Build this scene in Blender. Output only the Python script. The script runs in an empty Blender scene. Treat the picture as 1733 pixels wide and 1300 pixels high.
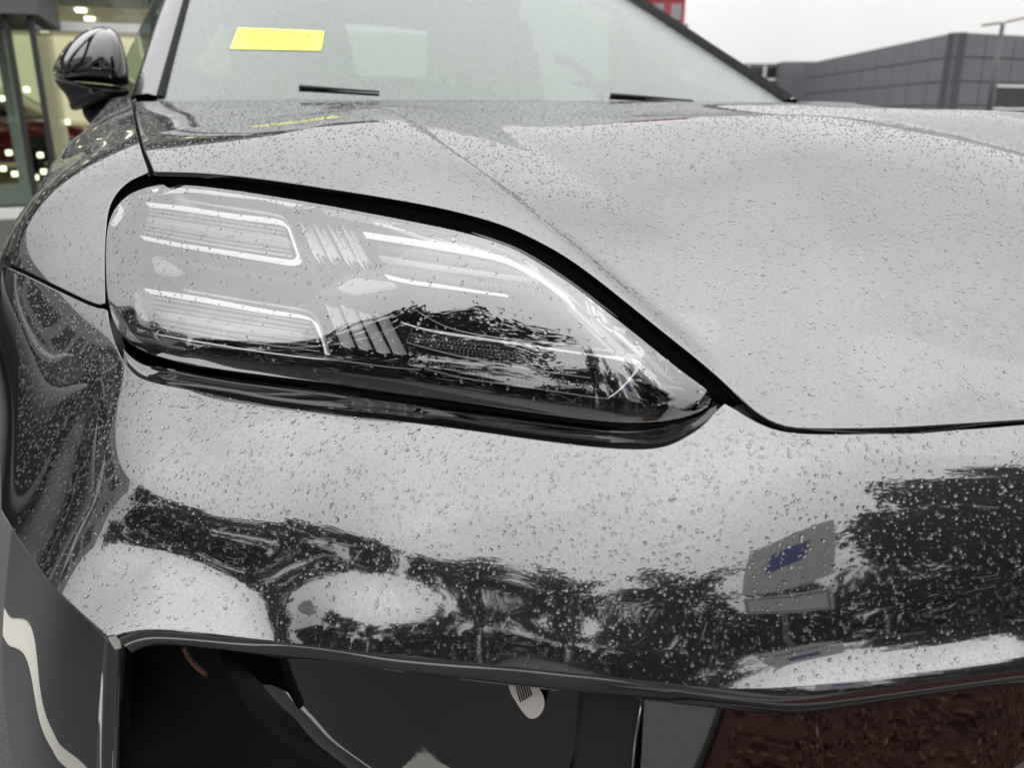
import bpy, math, random
import numpy as np
from mathutils import Vector
from mathutils.geometry import delaunay_2d_cdt

R = math.radians
rng = np.random.default_rng(7)
random.seed(7)
sc = bpy.context.scene
COL = sc.collection

# ------------------------------------------------------------------ camera
FPX, CX, CY = 1430.0, 866.5, 650.0          # focal length and centre in pixels of the photograph
PITCH, YAW = R(17.65), R(20.0)
CAM = np.array([-0.73, 0.0, 0.99])
cam_d = bpy.data.cameras.new('camera')
cam = bpy.data.objects.new('camera', cam_d)
COL.objects.link(cam)
cam.location = CAM
cam.rotation_euler = (math.pi / 2 - PITCH, 0, -YAW)
cam_d.sensor_width = 36
cam_d.lens = 36 * FPX / 1733
cam_d.clip_start = 0.02
cam_d.clip_end = 2000
cam_d.dof.use_dof = True
cam_d.dof.focus_distance = 0.72
cam_d.dof.aperture_fstop = 8.0
sc.camera = cam

# ------------------------------------------------------------------ world: overcast sky
SUN_EL, SUN_AZ = R(55), R(200)
world = bpy.data.worlds.new('World')
sc.world = world
world.use_nodes = True
nt = world.node_tree
nt.nodes.clear()
N_ = nt.nodes.new
w_out = N_('ShaderNodeOutputWorld')
w_bg = N_('ShaderNodeBackground')
w_tc = N_('ShaderNodeTexCoord')
w_sep = N_('ShaderNodeSeparateXYZ')
w_mr = N_('ShaderNodeMapRange')
w_mr.inputs['From Min'].default_value = 0.0
w_mr.inputs['From Max'].default_value = 1.0
w_mr.inputs['To Min'].default_value = 0.265
w_mr.inputs['To Max'].default_value = 1.0
w_noise = N_('ShaderNodeTexNoise')
w_noise.inputs['Scale'].default_value = 2.6
w_noise.inputs['Detail'].default_value = 5
w_noise.inputs['Roughness'].default_value = 0.55
w_mr2 = N_('ShaderNodeMapRange')
w_mr2.inputs['From Min'].default_value = 0.3
w_mr2.inputs['From Max'].default_value = 0.7
w_mr2.inputs['To Min'].default_value = 0.92
w_mr2.inputs['To Max'].default_value = 1.05
w_mul = N_('ShaderNodeMath'); w_mul.operation = 'MULTIPLY'
w_mul2 = N_('ShaderNodeMath'); w_mul2.operation = 'MULTIPLY'
w_mul2.inputs[1].default_value = 30.0
w_col = N_('ShaderNodeMix'); w_col.data_type = 'RGBA'; w_col.blend_type = 'MULTIPLY'
w_col.inputs[0].default_value = 1.0
w_col.inputs[6].default_value = (1.0, 0.985, 0.972, 1)
w_sky = N_('ShaderNodeTexSky')
w_sky.sky_type = 'NISHITA'
w_sky.sun_disc = False
w_sky.sun_elevation = SUN_EL
w_sky.sun_rotation = SUN_AZ
w_sky.dust_density = 4.0
w_mix = N_('ShaderNodeMix'); w_mix.data_type = 'RGBA'
w_mix.inputs[0].default_value = 0.93          # cloud cover
L_ = nt.links.new
L_(w_tc.outputs['Generated'], w_sep.inputs[0])
L_(w_tc.outputs['Generated'], w_noise.inputs['Vector'])
L_(w_sep.outputs['Z'], w_mr.inputs['Value'])
L_(w_noise.outputs['Fac'], w_mr2.inputs['Value'])
L_(w_mr.outputs[0], w_mul.inputs[0]); L_(w_mr2.outputs[0], w_mul.inputs[1])
L_(w_mul.outputs[0], w_mul2.inputs[0])
L_(w_mul2.outputs[0], w_col.inputs[7])
L_(w_sky.outputs[0], w_mix.inputs[6])
L_(w_col.outputs[2], w_mix.inputs[7])
L_(w_mix.outputs[2], w_bg.inputs['Color'])
w_bg.inputs['Strength'].default_value = 0.1
L_(w_bg.outputs[0], w_out.inputs[0])

sun_d = bpy.data.lights.new('sun', 'SUN')
sun_d.energy = 0.5
sun_d.angle = R(120)
sun_d.color = (1.0, 0.97, 0.93)
sun = bpy.data.objects.new('sun', sun_d)
COL.objects.link(sun)
sun.rotation_euler = (math.pi / 2 - SUN_EL, 0, math.pi - SUN_AZ)
sun.location = (0, 0, 30)

sc.view_settings.view_transform = 'Standard'
sc.view_settings.look = 'None'
sc.view_settings.exposure = 0.0
sc.view_settings.gamma = 1.0
sc.view_settings.use_curve_mapping = False
sc.render.engine = 'CYCLES'
sc.cycles.use_denoising = True
sc.cycles.max_bounces = 14
sc.cycles.glossy_bounces = 8
sc.cycles.transmission_bounces = 10
sc.cycles.transparent_max_bounces = 16
sc.cycles.sample_clamp_indirect = 12

# ------------------------------------------------------------------ rays of the photograph
_fh = np.array([math.sin(YAW), math.cos(YAW), 0.0])
_rh = np.array([math.cos(YAW), -math.sin(YAW), 0.0])
_cp, _sp = math.cos(PITCH), math.sin(PITCH)


def rays(uv):
    """direction per unit of level distance ahead of the camera"""
    uv = np.atleast_2d(np.asarray(uv, float))
    u = (uv[:, 0] - CX) / FPX
    v = (CY - uv[:, 1]) / FPX
    fwd = _cp + _sp * v
    up = -_sp + _cp * v
    return _fh + np.outer(u / fwd, _rh) + np.outer(up / fwd, [0, 0, 1.0])


def P(u, v, D):
    return CAM + D * rays([(u, v)])[0]


# ------------------------------------------------------------------ smooth surfaces
class RBF:
    def __init__(self, X, y, lam=1e-4):
        X = np.asarray(X, float); y = np.asarray(y, float)
        self.X = X
        n, d = X.shape
        K = np.linalg.norm(X[:, None] - X[None], axis=2) ** 3
        K += np.diag(np.broadcast_to(np.asarray(lam, float), (n,)))
        Q = np.hstack([np.ones((n, 1)), X])
        A = np.block([[K, Q], [Q.T, np.zeros((d + 1, d + 1))]])
        s = np.linalg.lstsq(A, np.concatenate([y, np.zeros(d + 1)]), rcond=None)[0]
        self.w, self.c = s[:n], s[n:]

    def __call__(self, Z):
        out = np.empty(len(Z))
        for i in range(0, len(Z), 20000):
            z = Z[i:i + 20000]
            K = np.sqrt(((z[:, None] - self.X[None]) ** 2).sum(2)) ** 3
            out[i:i + 20000] = K @ self.w + self.c[0] + z @ self.c[1:]
        return out


def seg_dist(p, line):
    """signed distance of points to a polyline (positive on its right going along it)"""
    best = np.full(len(p), 1e9); sgn = np.zeros(len(p)); along = np.zeros(len(p))
    tot = 0
    for k in range(len(line) - 1):
        a, b = line[k], line[k + 1]
        ab = b - a
        ln = np.linalg.norm(ab)
        t = ((p - a) @ ab) / (ab @ ab)
        lo = -50 if k == 0 else 0
        hi = 50 if k == len(line) - 2 else 1
        tc = np.clip(t, lo, hi)
        q = a + tc[:, None] * ab
        d = np.linalg.norm(p - q, axis=1)
        cr = (p[:, 0] - a[0]) * ab[1] - (p[:, 1] - a[1]) * ab[0]
        m = d < best
        best[m] = d[m]; sgn[m] = np.sign(cr[m]); along[m] = tot + tc[m] * ln
        tot += ln
    return best * sgn, along


def chaikin(p, n=2, closed=False):
    p = np.asarray(p, float)
    for _ in range(n):
        if closed:
            q = np.roll(p, -1, axis=0)
            p = np.stack([.75 * p + .25 * q, .25 * p + .75 * q], 1).reshape(-1, p.shape[1])
        else:
            a, b = p[:-1], p[1:]
            m = np.stack([.75 * a + .25 * b, .25 * a + .75 * b], 1).reshape(-1, p.shape[1])
            p = np.vstack([p[:1], m[1:-1], p[-1:]])
    return p


def resample(p, h=None, n=None, closed=False):
    p = np.asarray(p, float)
    if closed:
        p = np.vstack([p, p[:1]])
    s = np.concatenate([[0], np.cumsum(np.linalg.norm(np.diff(p, axis=0), axis=1))])
    if n is None:
        n = max(2, int(round(s[-1] / h)) + 1)
    t = np.linspace(0, s[-1], n)
    q = np.stack([np.interp(t, s, p[:, k]) for k in range(p.shape[1])], 1)
    return q[:-1] if closed else q


def curve(pts, n=2, h=6):
    """smooth pixel polyline"""
    return resample(chaikin(pts, n), h=h)


class HeightSurf:                                   # z over (x, y)
    def __init__(self, f):
        self.f = f

    def pt(self, q):
        return np.column_stack([q, self.f(q)])

    def nrm(self, q, e=4e-4):
        dx = (self.f(q + [e, 0]) - self.f(q - [e, 0])) / (2 * e)
        dy = (self.f(q + [0, e]) - self.f(q - [0, e])) / (2 * e)
        n = np.column_stack([-dx, -dy, np.ones(len(q))])
        return n / np.linalg.norm(n, axis=1)[:, None]

    def inside(self, p):
        return p[:, 2] - self.f(p[:, :2])

    def par(self, p):
        return p[:, :2]


ORG = np.array([0.0, 1.35, 0.45])


class RoundSurf:                                    # distance from ORG over (azimuth, elevation)
    def __init__(self, f, off=0.0):
        self.f, self.off = f, off

    @staticmethod
    def dirs(q):
        a, e = q[:, 0], q[:, 1]
        return np.column_stack([np.sin(a) * np.cos(e), -np.cos(a) * np.cos(e), np.sin(e)])

    def pt(self, q):
        d = self.dirs(q)
        return ORG + d * (self.f(d) + self.off)[:, None]

    def nrm(self, q, e=4e-4):
        ta = self.pt(q + [e, 0]) - self.pt(q - [e, 0])
        te = self.pt(q + [0, e]) - self.pt(q - [0, e])
        n = np.cross(ta, te)
        n /= np.linalg.norm(n, axis=1)[:, None]
        s = np.sign((n * self.dirs(q)).sum(1))
        return n * s[:, None]

    def inside(self, p):
        d = p - ORG
        r = np.linalg.norm(d, axis=1)
        return r - (self.f(d / r[:, None]) + self.off)

    def par(self, p):
        d = p - ORG
        return np.column_stack([np.arctan2(d[:, 0], -d[:, 1]), np.arctan2(d[:, 2], np.hypot(d[:, 0], d[:, 1]))])


def cast(surf, uv, d0=0.3, d1=2.2, steps=110):
    """where the rays of pixels meet a surface (first entry); misses fall on the nearest approach"""
    dr = rays(uv)
    ds = np.linspace(d0, d1, steps)
    prev = surf.inside(CAM + dr * d0)
    lo = np.full(len(dr), np.nan); hi = lo.copy()
    bestv = np.abs(prev); bestd = np.full(len(dr), d0)
    for k in range(1, steps):
        cur = surf.inside(CAM + dr * ds[k])
        m = np.isnan(lo) & (prev > 0) & (cur <= 0)
        lo[m], hi[m] = ds[k - 1], ds[k]
        mm = np.abs(cur) < bestv
        bestv[mm] = np.abs(cur)[mm]; bestd[mm] = ds[k]
        prev = cur
    miss = np.isnan(lo)
    if miss.any():
        print('cast misses', miss.sum(), 'of', len(dr), np.asarray(uv)[miss][:4].tolist())
    lo[miss] = hi[miss] = bestd[miss]
    for _ in range(34):
        mid = (lo + hi) / 2
        v = surf.inside(CAM + dr * mid[:, None])
        a = v > 0
        lo = np.where(a, mid, lo); hi = np.where(a, hi, mid)
    return CAM + dr * ((lo + hi) / 2)[:, None]


# ------------------------------------------------------------------ objects
ROOT = {}


def tag(o, label=None, cat=None, group=None, kind=None):
    if label: o['label'] = label
    if cat: o['category'] = cat
    if group: o['group'] = group
    if kind: o['kind'] = kind
    return o


def empty(name, loc, label, cat, group=None):
    o = bpy.data.objects.new(name, None)
    COL.objects.link(o)
    o.location = loc
    o.empty_display_size = 0.1
    ROOT[o] = np.array(loc, float)
    return tag(o, label, cat, group)


def obj(name, V, F, mat, parent=None, N=None, smooth=True):
    V = np.asarray(V, float)
    base = ROOT[parent] if parent is not None else np.zeros(3)
    me = bpy.data.meshes.new(name)
    V = V - base
    if isinstance(F, np.ndarray) and F.ndim == 2:
        k = F.shape[1]
        me.vertices.add(len(V)); me.vertices.foreach_set('co', V.ravel())
        me.loops.add(F.size); me.loops.foreach_set('vertex_index', F.ravel().astype(np.int32))
        me.polygons.add(len(F))
        me.polygons.foreach_set('loop_start', np.arange(0, F.size, k, dtype=np.int32))
        me.update(calc_edges=True)
        me.validate()
    else:
        me.from_pydata(V.tolist(), [], [list(map(int, f)) for f in F])
    if smooth:
        me.polygons.foreach_set('use_smooth', np.ones(len(me.polygons), bool))
    me.update()
    if N is not None and len(N) == len(me.vertices):
        me.normals_split_custom_set_from_vertices([tuple(n) for n in N])
    if isinstance(mat, (list, tuple)):
        for m in mat: me.materials.append(m)
    elif mat is not None:
        me.materials.append(mat)
    o = bpy.data.objects.new(name, me)
    COL.objects.link(o)
    if parent is not None:
        o.parent = parent
        ROOT[o] = base
    else:
        ROOT[o] = np.zeros(3)
    return o


class MB:
    """collects shapes in one mesh"""
    def __init__(self):
        self.V, self.F = [], []

    def add(self, V, F):
        b = len(self.V)
        self.V += [tuple(v) for v in V]
        self.F += [tuple(i + b for i in f) for f in F]
        return self

    def box(self, c, s, rz=0.0, ax=None):
        """box at centre c with full sizes s; ax = three axes or a turn about z"""
        if ax is None:
            ax = np.array([[math.cos(rz), math.sin(rz), 0], [-math.sin(rz), math.cos(rz), 0], [0, 0, 1]])
        ax = np.asarray(ax, float)
        c = np.asarray(c, float)
        V = [c + ax[0] * s[0] / 2 * i + ax[1] * s[1] / 2 * j + ax[2] * s[2] / 2 * k
             for i in (-1, 1) for j in (-1, 1) for k in (-1, 1)]
        return self.add(V, [(0, 1, 3, 2), (4, 6, 7, 5), (0, 4, 5, 1), (2, 3, 7, 6), (0, 2, 6, 4), (1, 5, 7, 3)])

    def tube(self, pts, rad, seg=10, cap=True):
        pts = np.asarray(pts, float)
        rad = np.broadcast_to(np.asarray(rad, float), (len(pts),))
        T = np.gradient(pts, axis=0)
        T /= np.linalg.norm(T, axis=1)[:, None]
        ref = np.array([0, 0, 1.0]) if abs(T[0][2]) < .9 else np.array([1.0, 0, 0])
        V, F = [], []
        for p, t, r in zip(pts, T, rad):
            a = np.cross(t, ref); a /= np.linalg.norm(a)
            b = np.cross(t, a)
            for k in range(seg):
                th = 2 * math.pi * k / seg
                V.append(p + r * (a * math.cos(th) + b * math.sin(th)))
        for i in range(len(pts) - 1):
            for k in range(seg):
                k2 = (k + 1) % seg
                F.append((i * seg + k, i * seg + k2, (i + 1) * seg + k2, (i + 1) * seg + k))
        if cap:
            F.append(tuple(range(seg))[::-1]); F.append(tuple(range((len(pts) - 1) * seg, len(pts) * seg)))
        return self.add(V, F)

    def build(self, name, mat, parent=None, smooth=False):
        return obj(name, np.array(self.V), self.F, mat, parent, smooth=smooth)


def inpoly(p, poly):
    x, y = p[:, 0], p[:, 1]
    c = np.zeros(len(p), bool)
    j = len(poly) - 1
    for i in range(len(poly)):
        xi, yi = poly[i]; xj, yj = poly[j]
        if yi != yj:
            c ^= ((yi > y) != (yj > y)) & (x < (xj - xi) * (y - yi) / (yj - yi) + xi)
        j = i
    return c


def far_from(p, poly, d):
    """points farther than d from a densely sampled outline"""
    from mathutils.kdtree import KDTree
    kd = KDTree(len(poly))
    for i, q in enumerate(poly): kd.insert((q[0], q[1], 0), i)
    kd.balance()
    return np.array([kd.find((a[0], a[1], 0))[2] > d for a in p])


class Sheet:
    pass


def sheet(surf, outline, h, skirt=0.02, lip=0.0012, asp=1.0, noskirt=None):
    """fine trimmed mesh on a surface with a rounded edge turned inwards"""
    out = resample(outline, h=h, closed=True)
    lo, hi = out.min(0), out.max(0)
    gx = np.arange(lo[0], hi[0], h); gy = np.arange(lo[1], hi[1], h * .866)
    X, Y = np.meshgrid(gx, gy)
    X = X + (np.arange(len(gy)) % 2)[:, None] * h / 2
    g = np.column_stack([X.ravel(), Y.ravel()])
    g = g[inpoly(g, out)]
    if len(g):
        g = g[far_from(g, out, .55 * h)]
    q = np.vstack([out, g]) if len(g) else out
    n = len(out)
    res = delaunay_2d_cdt([Vector(a) for a in q], [(i, (i + 1) % n) for i in range(n)], [], 1, 1e-9)
    q2 = np.array([tuple(a) for a in res[0]])
    if len(q2) != len(q):
        print('outline crosses itself?', len(q2), len(q))
    F = np.array(res[2], int)
    V = surf.pt(q2); N = surf.nrm(q2)
    fn = np.cross(V[F[:, 1]] - V[F[:, 0]], V[F[:, 2]] - V[F[:, 0]])
    if (fn * N[F[:, 0]]).sum() < 0:
        F = F[:, ::-1]
    s = Sheet()
    s.V0, s.N0, s.F0 = V, N, F
    if skirt:
        b = V[:n]; nb = N[:n]
        t = np.roll(b, -1, 0) - np.roll(b, 1, 0)
        o = np.cross(t, nb)
        o /= np.linalg.norm(o, axis=1)[:, None] + 1e-12
        # outward: away from neighbouring inner points
        c = np.zeros((n, 3)); k = np.zeros(n)
        for f in F:
            m = V[list(f)].mean(0)
            for i in f:
                if i < n: c[i] += m; k[i] += 1
        c = c / np.maximum(k, 1)[:, None] - b
        if (c * o).sum() > 0: o = -o
        r1 = b + o * lip * .7 - nb * lip * .3
        r2 = b + o * lip - nb * lip
        r3 = r2 - nb * skirt
        m = len(V)
        V = np.vstack([V, r1, r2, r3])
        n1 = nb + o; n1 /= np.linalg.norm(n1, axis=1)[:, None]
        N = np.vstack([N, n1, o, o])
        idx = np.arange(n); nx = (idx + 1) % n
        rings = [idx, m + idx, m + n + idx, m + 2 * n + idx]
        quads = []
        for a, bb in zip(rings[:-1], rings[1:]):
            quads.append(np.column_stack([a, a[nx], bb[nx]])); quads.append(np.column_stack([a, bb[nx], bb]))
        Q = np.vstack(quads)
        fn = np.cross(V[Q[:, 1]] - V[Q[:, 0]], V[Q[:, 2]] - V[Q[:, 0]])
        if (fn * N[Q[:, 2]]).sum() < 0: Q = Q[:, ::-1]
        F = np.vstack([F, Q])
    s.V, s.N, s.F = V, N, F
    return s


def mirror_sheet(s):
    m = np.array([-1, 1, 1])
    n = len(s.V)
    return np.vstack([s.V, s.V * m]), np.vstack([s.F, s.F[:, ::-1] + n]), np.vstack([s.N, s.N * m])


def grid_obj(name, G, mat, parent, N=None, flip=False):
    """mesh of an (a, b, 3) grid of points"""
    a, b = G.shape[:2]
    I = np.arange(a * b).reshape(a, b)
    F = np.stack([I[:-1, :-1], I[1:, :-1], I[1:, 1:], I[:-1, 1:]], -1).reshape(-1, 4)
    if flip: F = F[:, ::-1]
    return obj(name, G.reshape(-1, 3), F, mat, parent, N)


# ------------------------------------------------------------------ materials
def new_mat(name):
    m = bpy.data.materials.new(name)
    m.use_nodes = True
    t = m.node_tree
    b = t.nodes['Principled BSDF']
    return m, t, b


def simple(name, col, rough=.5, metal=0.0, coat=0.0, emit=None, es=1.0, noise=0.0, nscale=20, bump=0.0, spec=.5):
    m, t, b = new_mat(name)
    b.inputs['Base Color'].default_value = (*col, 1)
    b.inputs['Roughness'].default_value = rough
    b.inputs['Metallic'].default_value = metal
    b.inputs['Coat Weight'].default_value = coat
    b.inputs['Coat Roughness'].default_value = .02
    b.inputs['Specular IOR Level'].default_value = spec
    if emit:
        b.inputs['Emission Color'].default_value = (*emit, 1)
        b.inputs['Emission Strength'].default_value = es
    if noise or bump:
        tc = t.nodes.new('ShaderNodeTexCoord')
        n = t.nodes.new('ShaderNodeTexNoise')
        n.inputs['Scale'].default_value = nscale
        n.inputs['Detail'].default_value = 6
        t.links.new(tc.outputs['Object'], n.inputs['Vector'])
        if noise:
            mx = t.nodes.new('ShaderNodeMix'); mx.data_type = 'RGBA'
            mx.inputs[6].default_value = (*[c * (1 - noise) for c in col], 1)
            mx.inputs[7].default_value = (*[min(1, c * (1 + noise)) for c in col], 1)
            t.links.new(n.outputs['Fac'], mx.inputs[0])
            t.links.new(mx.outputs[2], b.inputs['Base Color'])
        if bump:
            bp = t.nodes.new('ShaderNodeBump')
            bp.inputs['Strength'].default_value = bump
            bp.inputs['Distance'].default_value = .01
            t.links.new(n.outputs['Fac'], bp.inputs['Height'])
            t.links.new(bp.outputs[0], b.inputs['Normal'])
    return m


def paint_mat():
    m, t, b = new_mat('graphite metallic paint')
    b.inputs['Metallic'].default_value = 1.0
    b.inputs['Roughness'].default_value = .035
    b.inputs['Coat Weight'].default_value = 1.0
    b.inputs['Coat IOR'].default_value = 1.5
    b.inputs['Specular Tint'].default_value = (.42, .42, .43, 1)
    b.inputs['Coat Roughness'].default_value = .006
    tc = t.nodes.new('ShaderNodeTexCoord')
    v = t.nodes.new('ShaderNodeTexVoronoi')            # metal flakes
    v.inputs['Scale'].default_value = 1500
    t.links.new(tc.outputs['Object'], v.inputs['Vector'])
    mx = t.nodes.new('ShaderNodeMix'); mx.data_type = 'RGBA'
    mx.inputs[6].default_value = (.155, .1555, .160, 1)
    mx.inputs[7].default_value = (.218, .2185, .224, 1)
    sp = t.nodes.new('ShaderNodeSeparateColor')
    t.links.new(v.outputs['Color'], sp.inputs[0])
    t.links.new(sp.outputs[0], mx.inputs[0])
    t.links.new(mx.outputs[2], b.inputs['Base Color'])
    g = t.nodes.new('ShaderNodeBsdfGlossy')            # spread of light from tilted flakes
    g.inputs['Roughness'].default_value = .52
    g.inputs['Color'].default_value = (.20, .205, .215, 1)
    ms = t.nodes.new('ShaderNodeMixShader')
    ms.inputs[0].default_value = .12
    o = t.nodes['Material Output']
    t.links.new(b.outputs[0], ms.inputs[1]); t.links.new(g.outputs[0], ms.inputs[2])
    t.links.new(ms.outputs[0], o.inputs['Surface'])
    return m


def glass_clear(name, tint, ior=1.5, haze=0.0, haze_col=(.5, .55, .52), bumps=0.0):
    """thin pane: mirror reflection over what lies behind it, plus an optional wet haze"""
    m = bpy.data.materials.new(name)
    m.use_nodes = True
    t = m.node_tree
    t.nodes.clear()
    o = t.nodes.new('ShaderNodeOutputMaterial')
    g = t.nodes.new('ShaderNodeBsdfGlossy'); g.inputs['Roughness'].default_value = 0.0
    tr = t.nodes.new('ShaderNodeBsdfTransparent'); tr.inputs['Color'].default_value = (*tint, 1)
    fr = t.nodes.new('ShaderNodeFresnel'); fr.inputs['IOR'].default_value = ior
    mx = t.nodes.new('ShaderNodeMixShader')
    t.links.new(fr.outputs[0], mx.inputs[0])
    base = tr
    if haze:
        df = t.nodes.new('ShaderNodeBsdfDiffuse'); df.inputs['Color'].default_value = (*haze_col, 1)
        mh = t.nodes.new('ShaderNodeMixShader'); mh.inputs[0].default_value = haze
        t.links.new(tr.outputs[0], mh.inputs[1]); t.links.new(df.outputs[0], mh.inputs[2])
        base = mh
        tc = t.nodes.new('ShaderNodeTexCoord')
        n = t.nodes.new('ShaderNodeTexNoise'); n.inputs['Scale'].default_value = 240; n.inputs['Detail'].default_value = 3
        t.links.new(tc.outputs['Object'], n.inputs['Vector'])
        mr = t.nodes.new('ShaderNodeMapRange')
        mr.inputs['From Min'].default_value = .35; mr.inputs['From Max'].default_value = .7
        mr.inputs['To Min'].default_value = haze * .8; mr.inputs['To Max'].default_value = haze * 1.25
        t.links.new(n.outputs['Fac'], mr.inputs['Value'])
        t.links.new(mr.outputs[0], mh.inputs[0])
        if bumps:
            bp = t.nodes.new('ShaderNodeBump'); bp.inputs['Strength'].default_value = bumps
            bp.inputs['Distance'].default_value = .002
            t.links.new(n.outputs['Fac'], bp.inputs['Height'])
            t.links.new(bp.outputs[0], g.inputs['Normal'])
    t.links.new(base.outputs[0], mx.inputs[1]); t.links.new(g.outputs[0], mx.inputs[2])
    t.links.new(mx.outputs[0], o.inputs[0])
    return m


def water_mat():
    m = bpy.data.materials.new('rain water')
    m.use_nodes = True
    t = m.node_tree
    t.nodes.clear()
    o = t.nodes.new('ShaderNodeOutputMaterial')
    g = t.nodes.new('ShaderNodeBsdfGlass')
    g.inputs['IOR'].default_value = 1.333
    g.inputs['Roughness'].default_value = 0
    t.links.new(g.outputs[0], o.inputs[0])
    return m


M_PAINT = paint_mat()
M_GLOSS = simple('gloss black plastic', (.006, .006, .008), .03, coat=0)
M_PIANO = simple('glossy graphite panel', (.17, .168, .17), .035, 1.0)
M_GLASSY = simple('black lamp glass', (.004, .004, .006), .02, spec=1.0, coat=1.0)
M_BLACK = simple('black plastic', (.010, .010, .011), .45)
M_RUBBER = simple('black rubber', (.006, .006, .006), .8, spec=.2)
M_VOID = simple('matt black', (.002, .002, .002), 1.0, spec=0.0)
M_MATT = simple('grained dark plastic', (.013, .0135, .015), .42, bump=.2, nscale=900)
M_LENS = glass_clear('clear lamp cover', (.95, .96, .97), 3.3)
M_WATER = water_mat()
M_BAR = simple('white light guide', (.75, .74, .72), .3, emit=(1, .965, .93), es=.65)
M_BAR2 = simple('frosted light guide', (.75, .76, .77), .35, emit=(1, 1, 1), es=.10)
M_FIN = simple('frosted clear fin', (.8, .8, .81), .25, emit=(1, 1, 1), es=.16)
M_PRISM = simple('ribbed lamp reflector', (.10, .10, .105), .3, metal=.8, bump=.6, nscale=600)
M_HOUSE = simple('black lamp housing', (.012, .012, .014), .25)

# ================================================================== the car
car = empty('parked_car', (0, 1.9, 0), 'dark graphite metallic car beaded with rain, seen close at its front corner', 'car')

# ---- bonnet surface: z over (x, y)
def hood_column(u, y0, D0, prof, ye=162, n=9):
    """points up a pixel column whose surface rises away from the camera at given angles (degrees)"""
    yy = np.linspace(y0, ye, 200)
    sl = rays(np.column_stack([np.full(200, u), yy]))[:, 2]
    ta = np.tan(np.radians(np.interp(yy, [p[0] for p in prof], [p[1] for p in prof])))
    D = [D0]
    for j in range(199):
        D.append(D[-1] + (sl[j + 1] - sl[j]) * D[-1] / (ta[j] - sl[j]))
    k = np.unique(np.round(np.linspace(0, 199, n) ** 1).astype(int))
    return [(u, yy[i], D[i]) for i in k], (yy, np.array(D))


TAU = [(162, 3.0), (180, 4.2), (205, 6.6), (230, 8.2), (260, 11), (290, 14), (330, 18), (350, 20)]
hood_cols = []
side_col = hood_column(240, 287, .99, TAU)
for u, y0, D0 in ((240, 287, .99), (330, 291, .955), (420, 299, .905), (510, 311, .85), (590, 323, .80), (700, 341, .760)):
    hood_cols += hood_column(u, y0, D0, TAU, ye=162 if u < 500 else 185)[0]
N_OUT = len(hood_cols)
DOME = [(160, 2.5), (180, 3.6), (205, 5.6), (230, 7.2), (260, 9), (300, 11), (350, 14), (400, 17.5), (450, 21), (550, 26), (650, 29), (715, 33)]
for u, y0, D0, ye in ((1000, 470, .676, 165), (1200, 640, .575, 172), (1450, 715, .507, 206), (1600, 712, .512, 240), (1733, 705, .518, 282), (850, 330, .835, 168)):
    hood_cols += hood_column(u, y0, D0, DOME, ye=ye, n=12)[0]
hood_ctrl = [(0, .335, .806, 0), (.237, .374, .804, 0), (.394, .414, .800, 0),
             (.40, .495, .815, 0), (.42, .58, .850, 0), (.474, .667, .893, 0), (.53, .725, .909, 0),
             (.30, 1.66, 1.016, 1), (0, 1.63, 1.018, 1)]
hood_ctrl += [(-P(*c)[0], P(*c)[1], P(*c)[2], 2 if i < N_OUT else 3) for i, c in enumerate(hood_cols)]
hx, hz, hl = [], [], []
for x, y, z, w in hood_ctrl:
    for sg in ((1, -1) if x else (1,)):
        hx.append((sg * x, y)); hz.append(z); hl.append((2e-5, 3e-3, 2e-4, 2e-3)[w])
hood_rbf = RBF(hx, hz, hl)
hood_base = HeightSurf(hood_rbf)
crease1 = cast(hood_base, curve([(610, 175), (650, 195), (700, 232), (760, 278), (830, 332), (900, 386), (960, 430), (1020, 480), (1080, 533), (1140, 588), (1200, 640)], 2, 25))[:, :2]
crease2 = cast(hood_base, curve([(760, 172), (850, 222), (950, 280), (1050, 342), (1150, 405), (1230, 455)], 2, 25))[:, :2]


def smooth01(t):
    t = np.clip(t, 0, 1)
    return t * t * t * (t * (6 * t - 15) + 10)


def hood_f(q):
    z = hood_rbf(q)
    p = np.column_stack([-np.abs(q[:, 0]), q[:, 1]])
    d, al = seg_dist(p, crease1)                   # walking towards the front: right of it is the outer side
    amp = np.interp(p[:, 1], [.46, .54, .65, .85, 1.0, 1.25], [0, .0085, .0100, .0105, .0085, .0])
    off = np.interp(p[:, 1], [.5, .65, .85], [.026, .024, .017])
    z = z + amp * smooth01((d + off) / .034)
    d2, al2 = seg_dist(p, crease2)
    d2 = -d2                                       # inner side
    fade = smooth01((p[:, 1] - .56) / .24) * (1 - smooth01((p[:, 1] - .95) / .5))
    si = .005 * np.logaddexp(0, d2 / .005)         # rounded kink, flattening out on both sides
    so = .005 * np.logaddexp(0, -d2 / .005)
    z = z + fade * .065 * (.20 * (1 - np.exp(-si / .065)) + .18 * (1 - np.exp(-so / .065)))
    return z


hood_s = HeightSurf(hood_f)
hood_front_px = [(1327, 720), (1375, 723), (1514, 722), (1618, 716), (1733, 709)]
hood_lamp_px = [(262, 289), (330, 290), (420, 298), (520, 312), (650, 332), (754, 351), (844, 375), (892, 396), (944, 423), (996, 458), (1065, 513), (1135, 569), (1204, 624), (1254, 672), (1289, 702)]
hood_side_px = [(229, 166), (233, 205), (245, 250)]


def hp(px):
    return cast(hood_s, px)[:, :2]


left = np.vstack([[(0, .335)], hp(curve(hood_lamp_px + hood_front_px, 2, 8))[::-1], hp(curve(hood_side_px, 1, 8))[::-1],
                  [(-.83, 1.85), (-.72, 1.78), (-.60, 1.73), (-.45, 1.69), (-.3, 1.66), (-.15, 1.637), (0, 1.63)]])
right = left[1:-1][::-1] * [-1, 1]
hood_sh = sheet(hood_s, np.vstack([left, right]), .0062, .004)
hood = obj('hood', hood_sh.V, hood_sh.F, M_PAINT, car, hood_sh.N)

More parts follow.
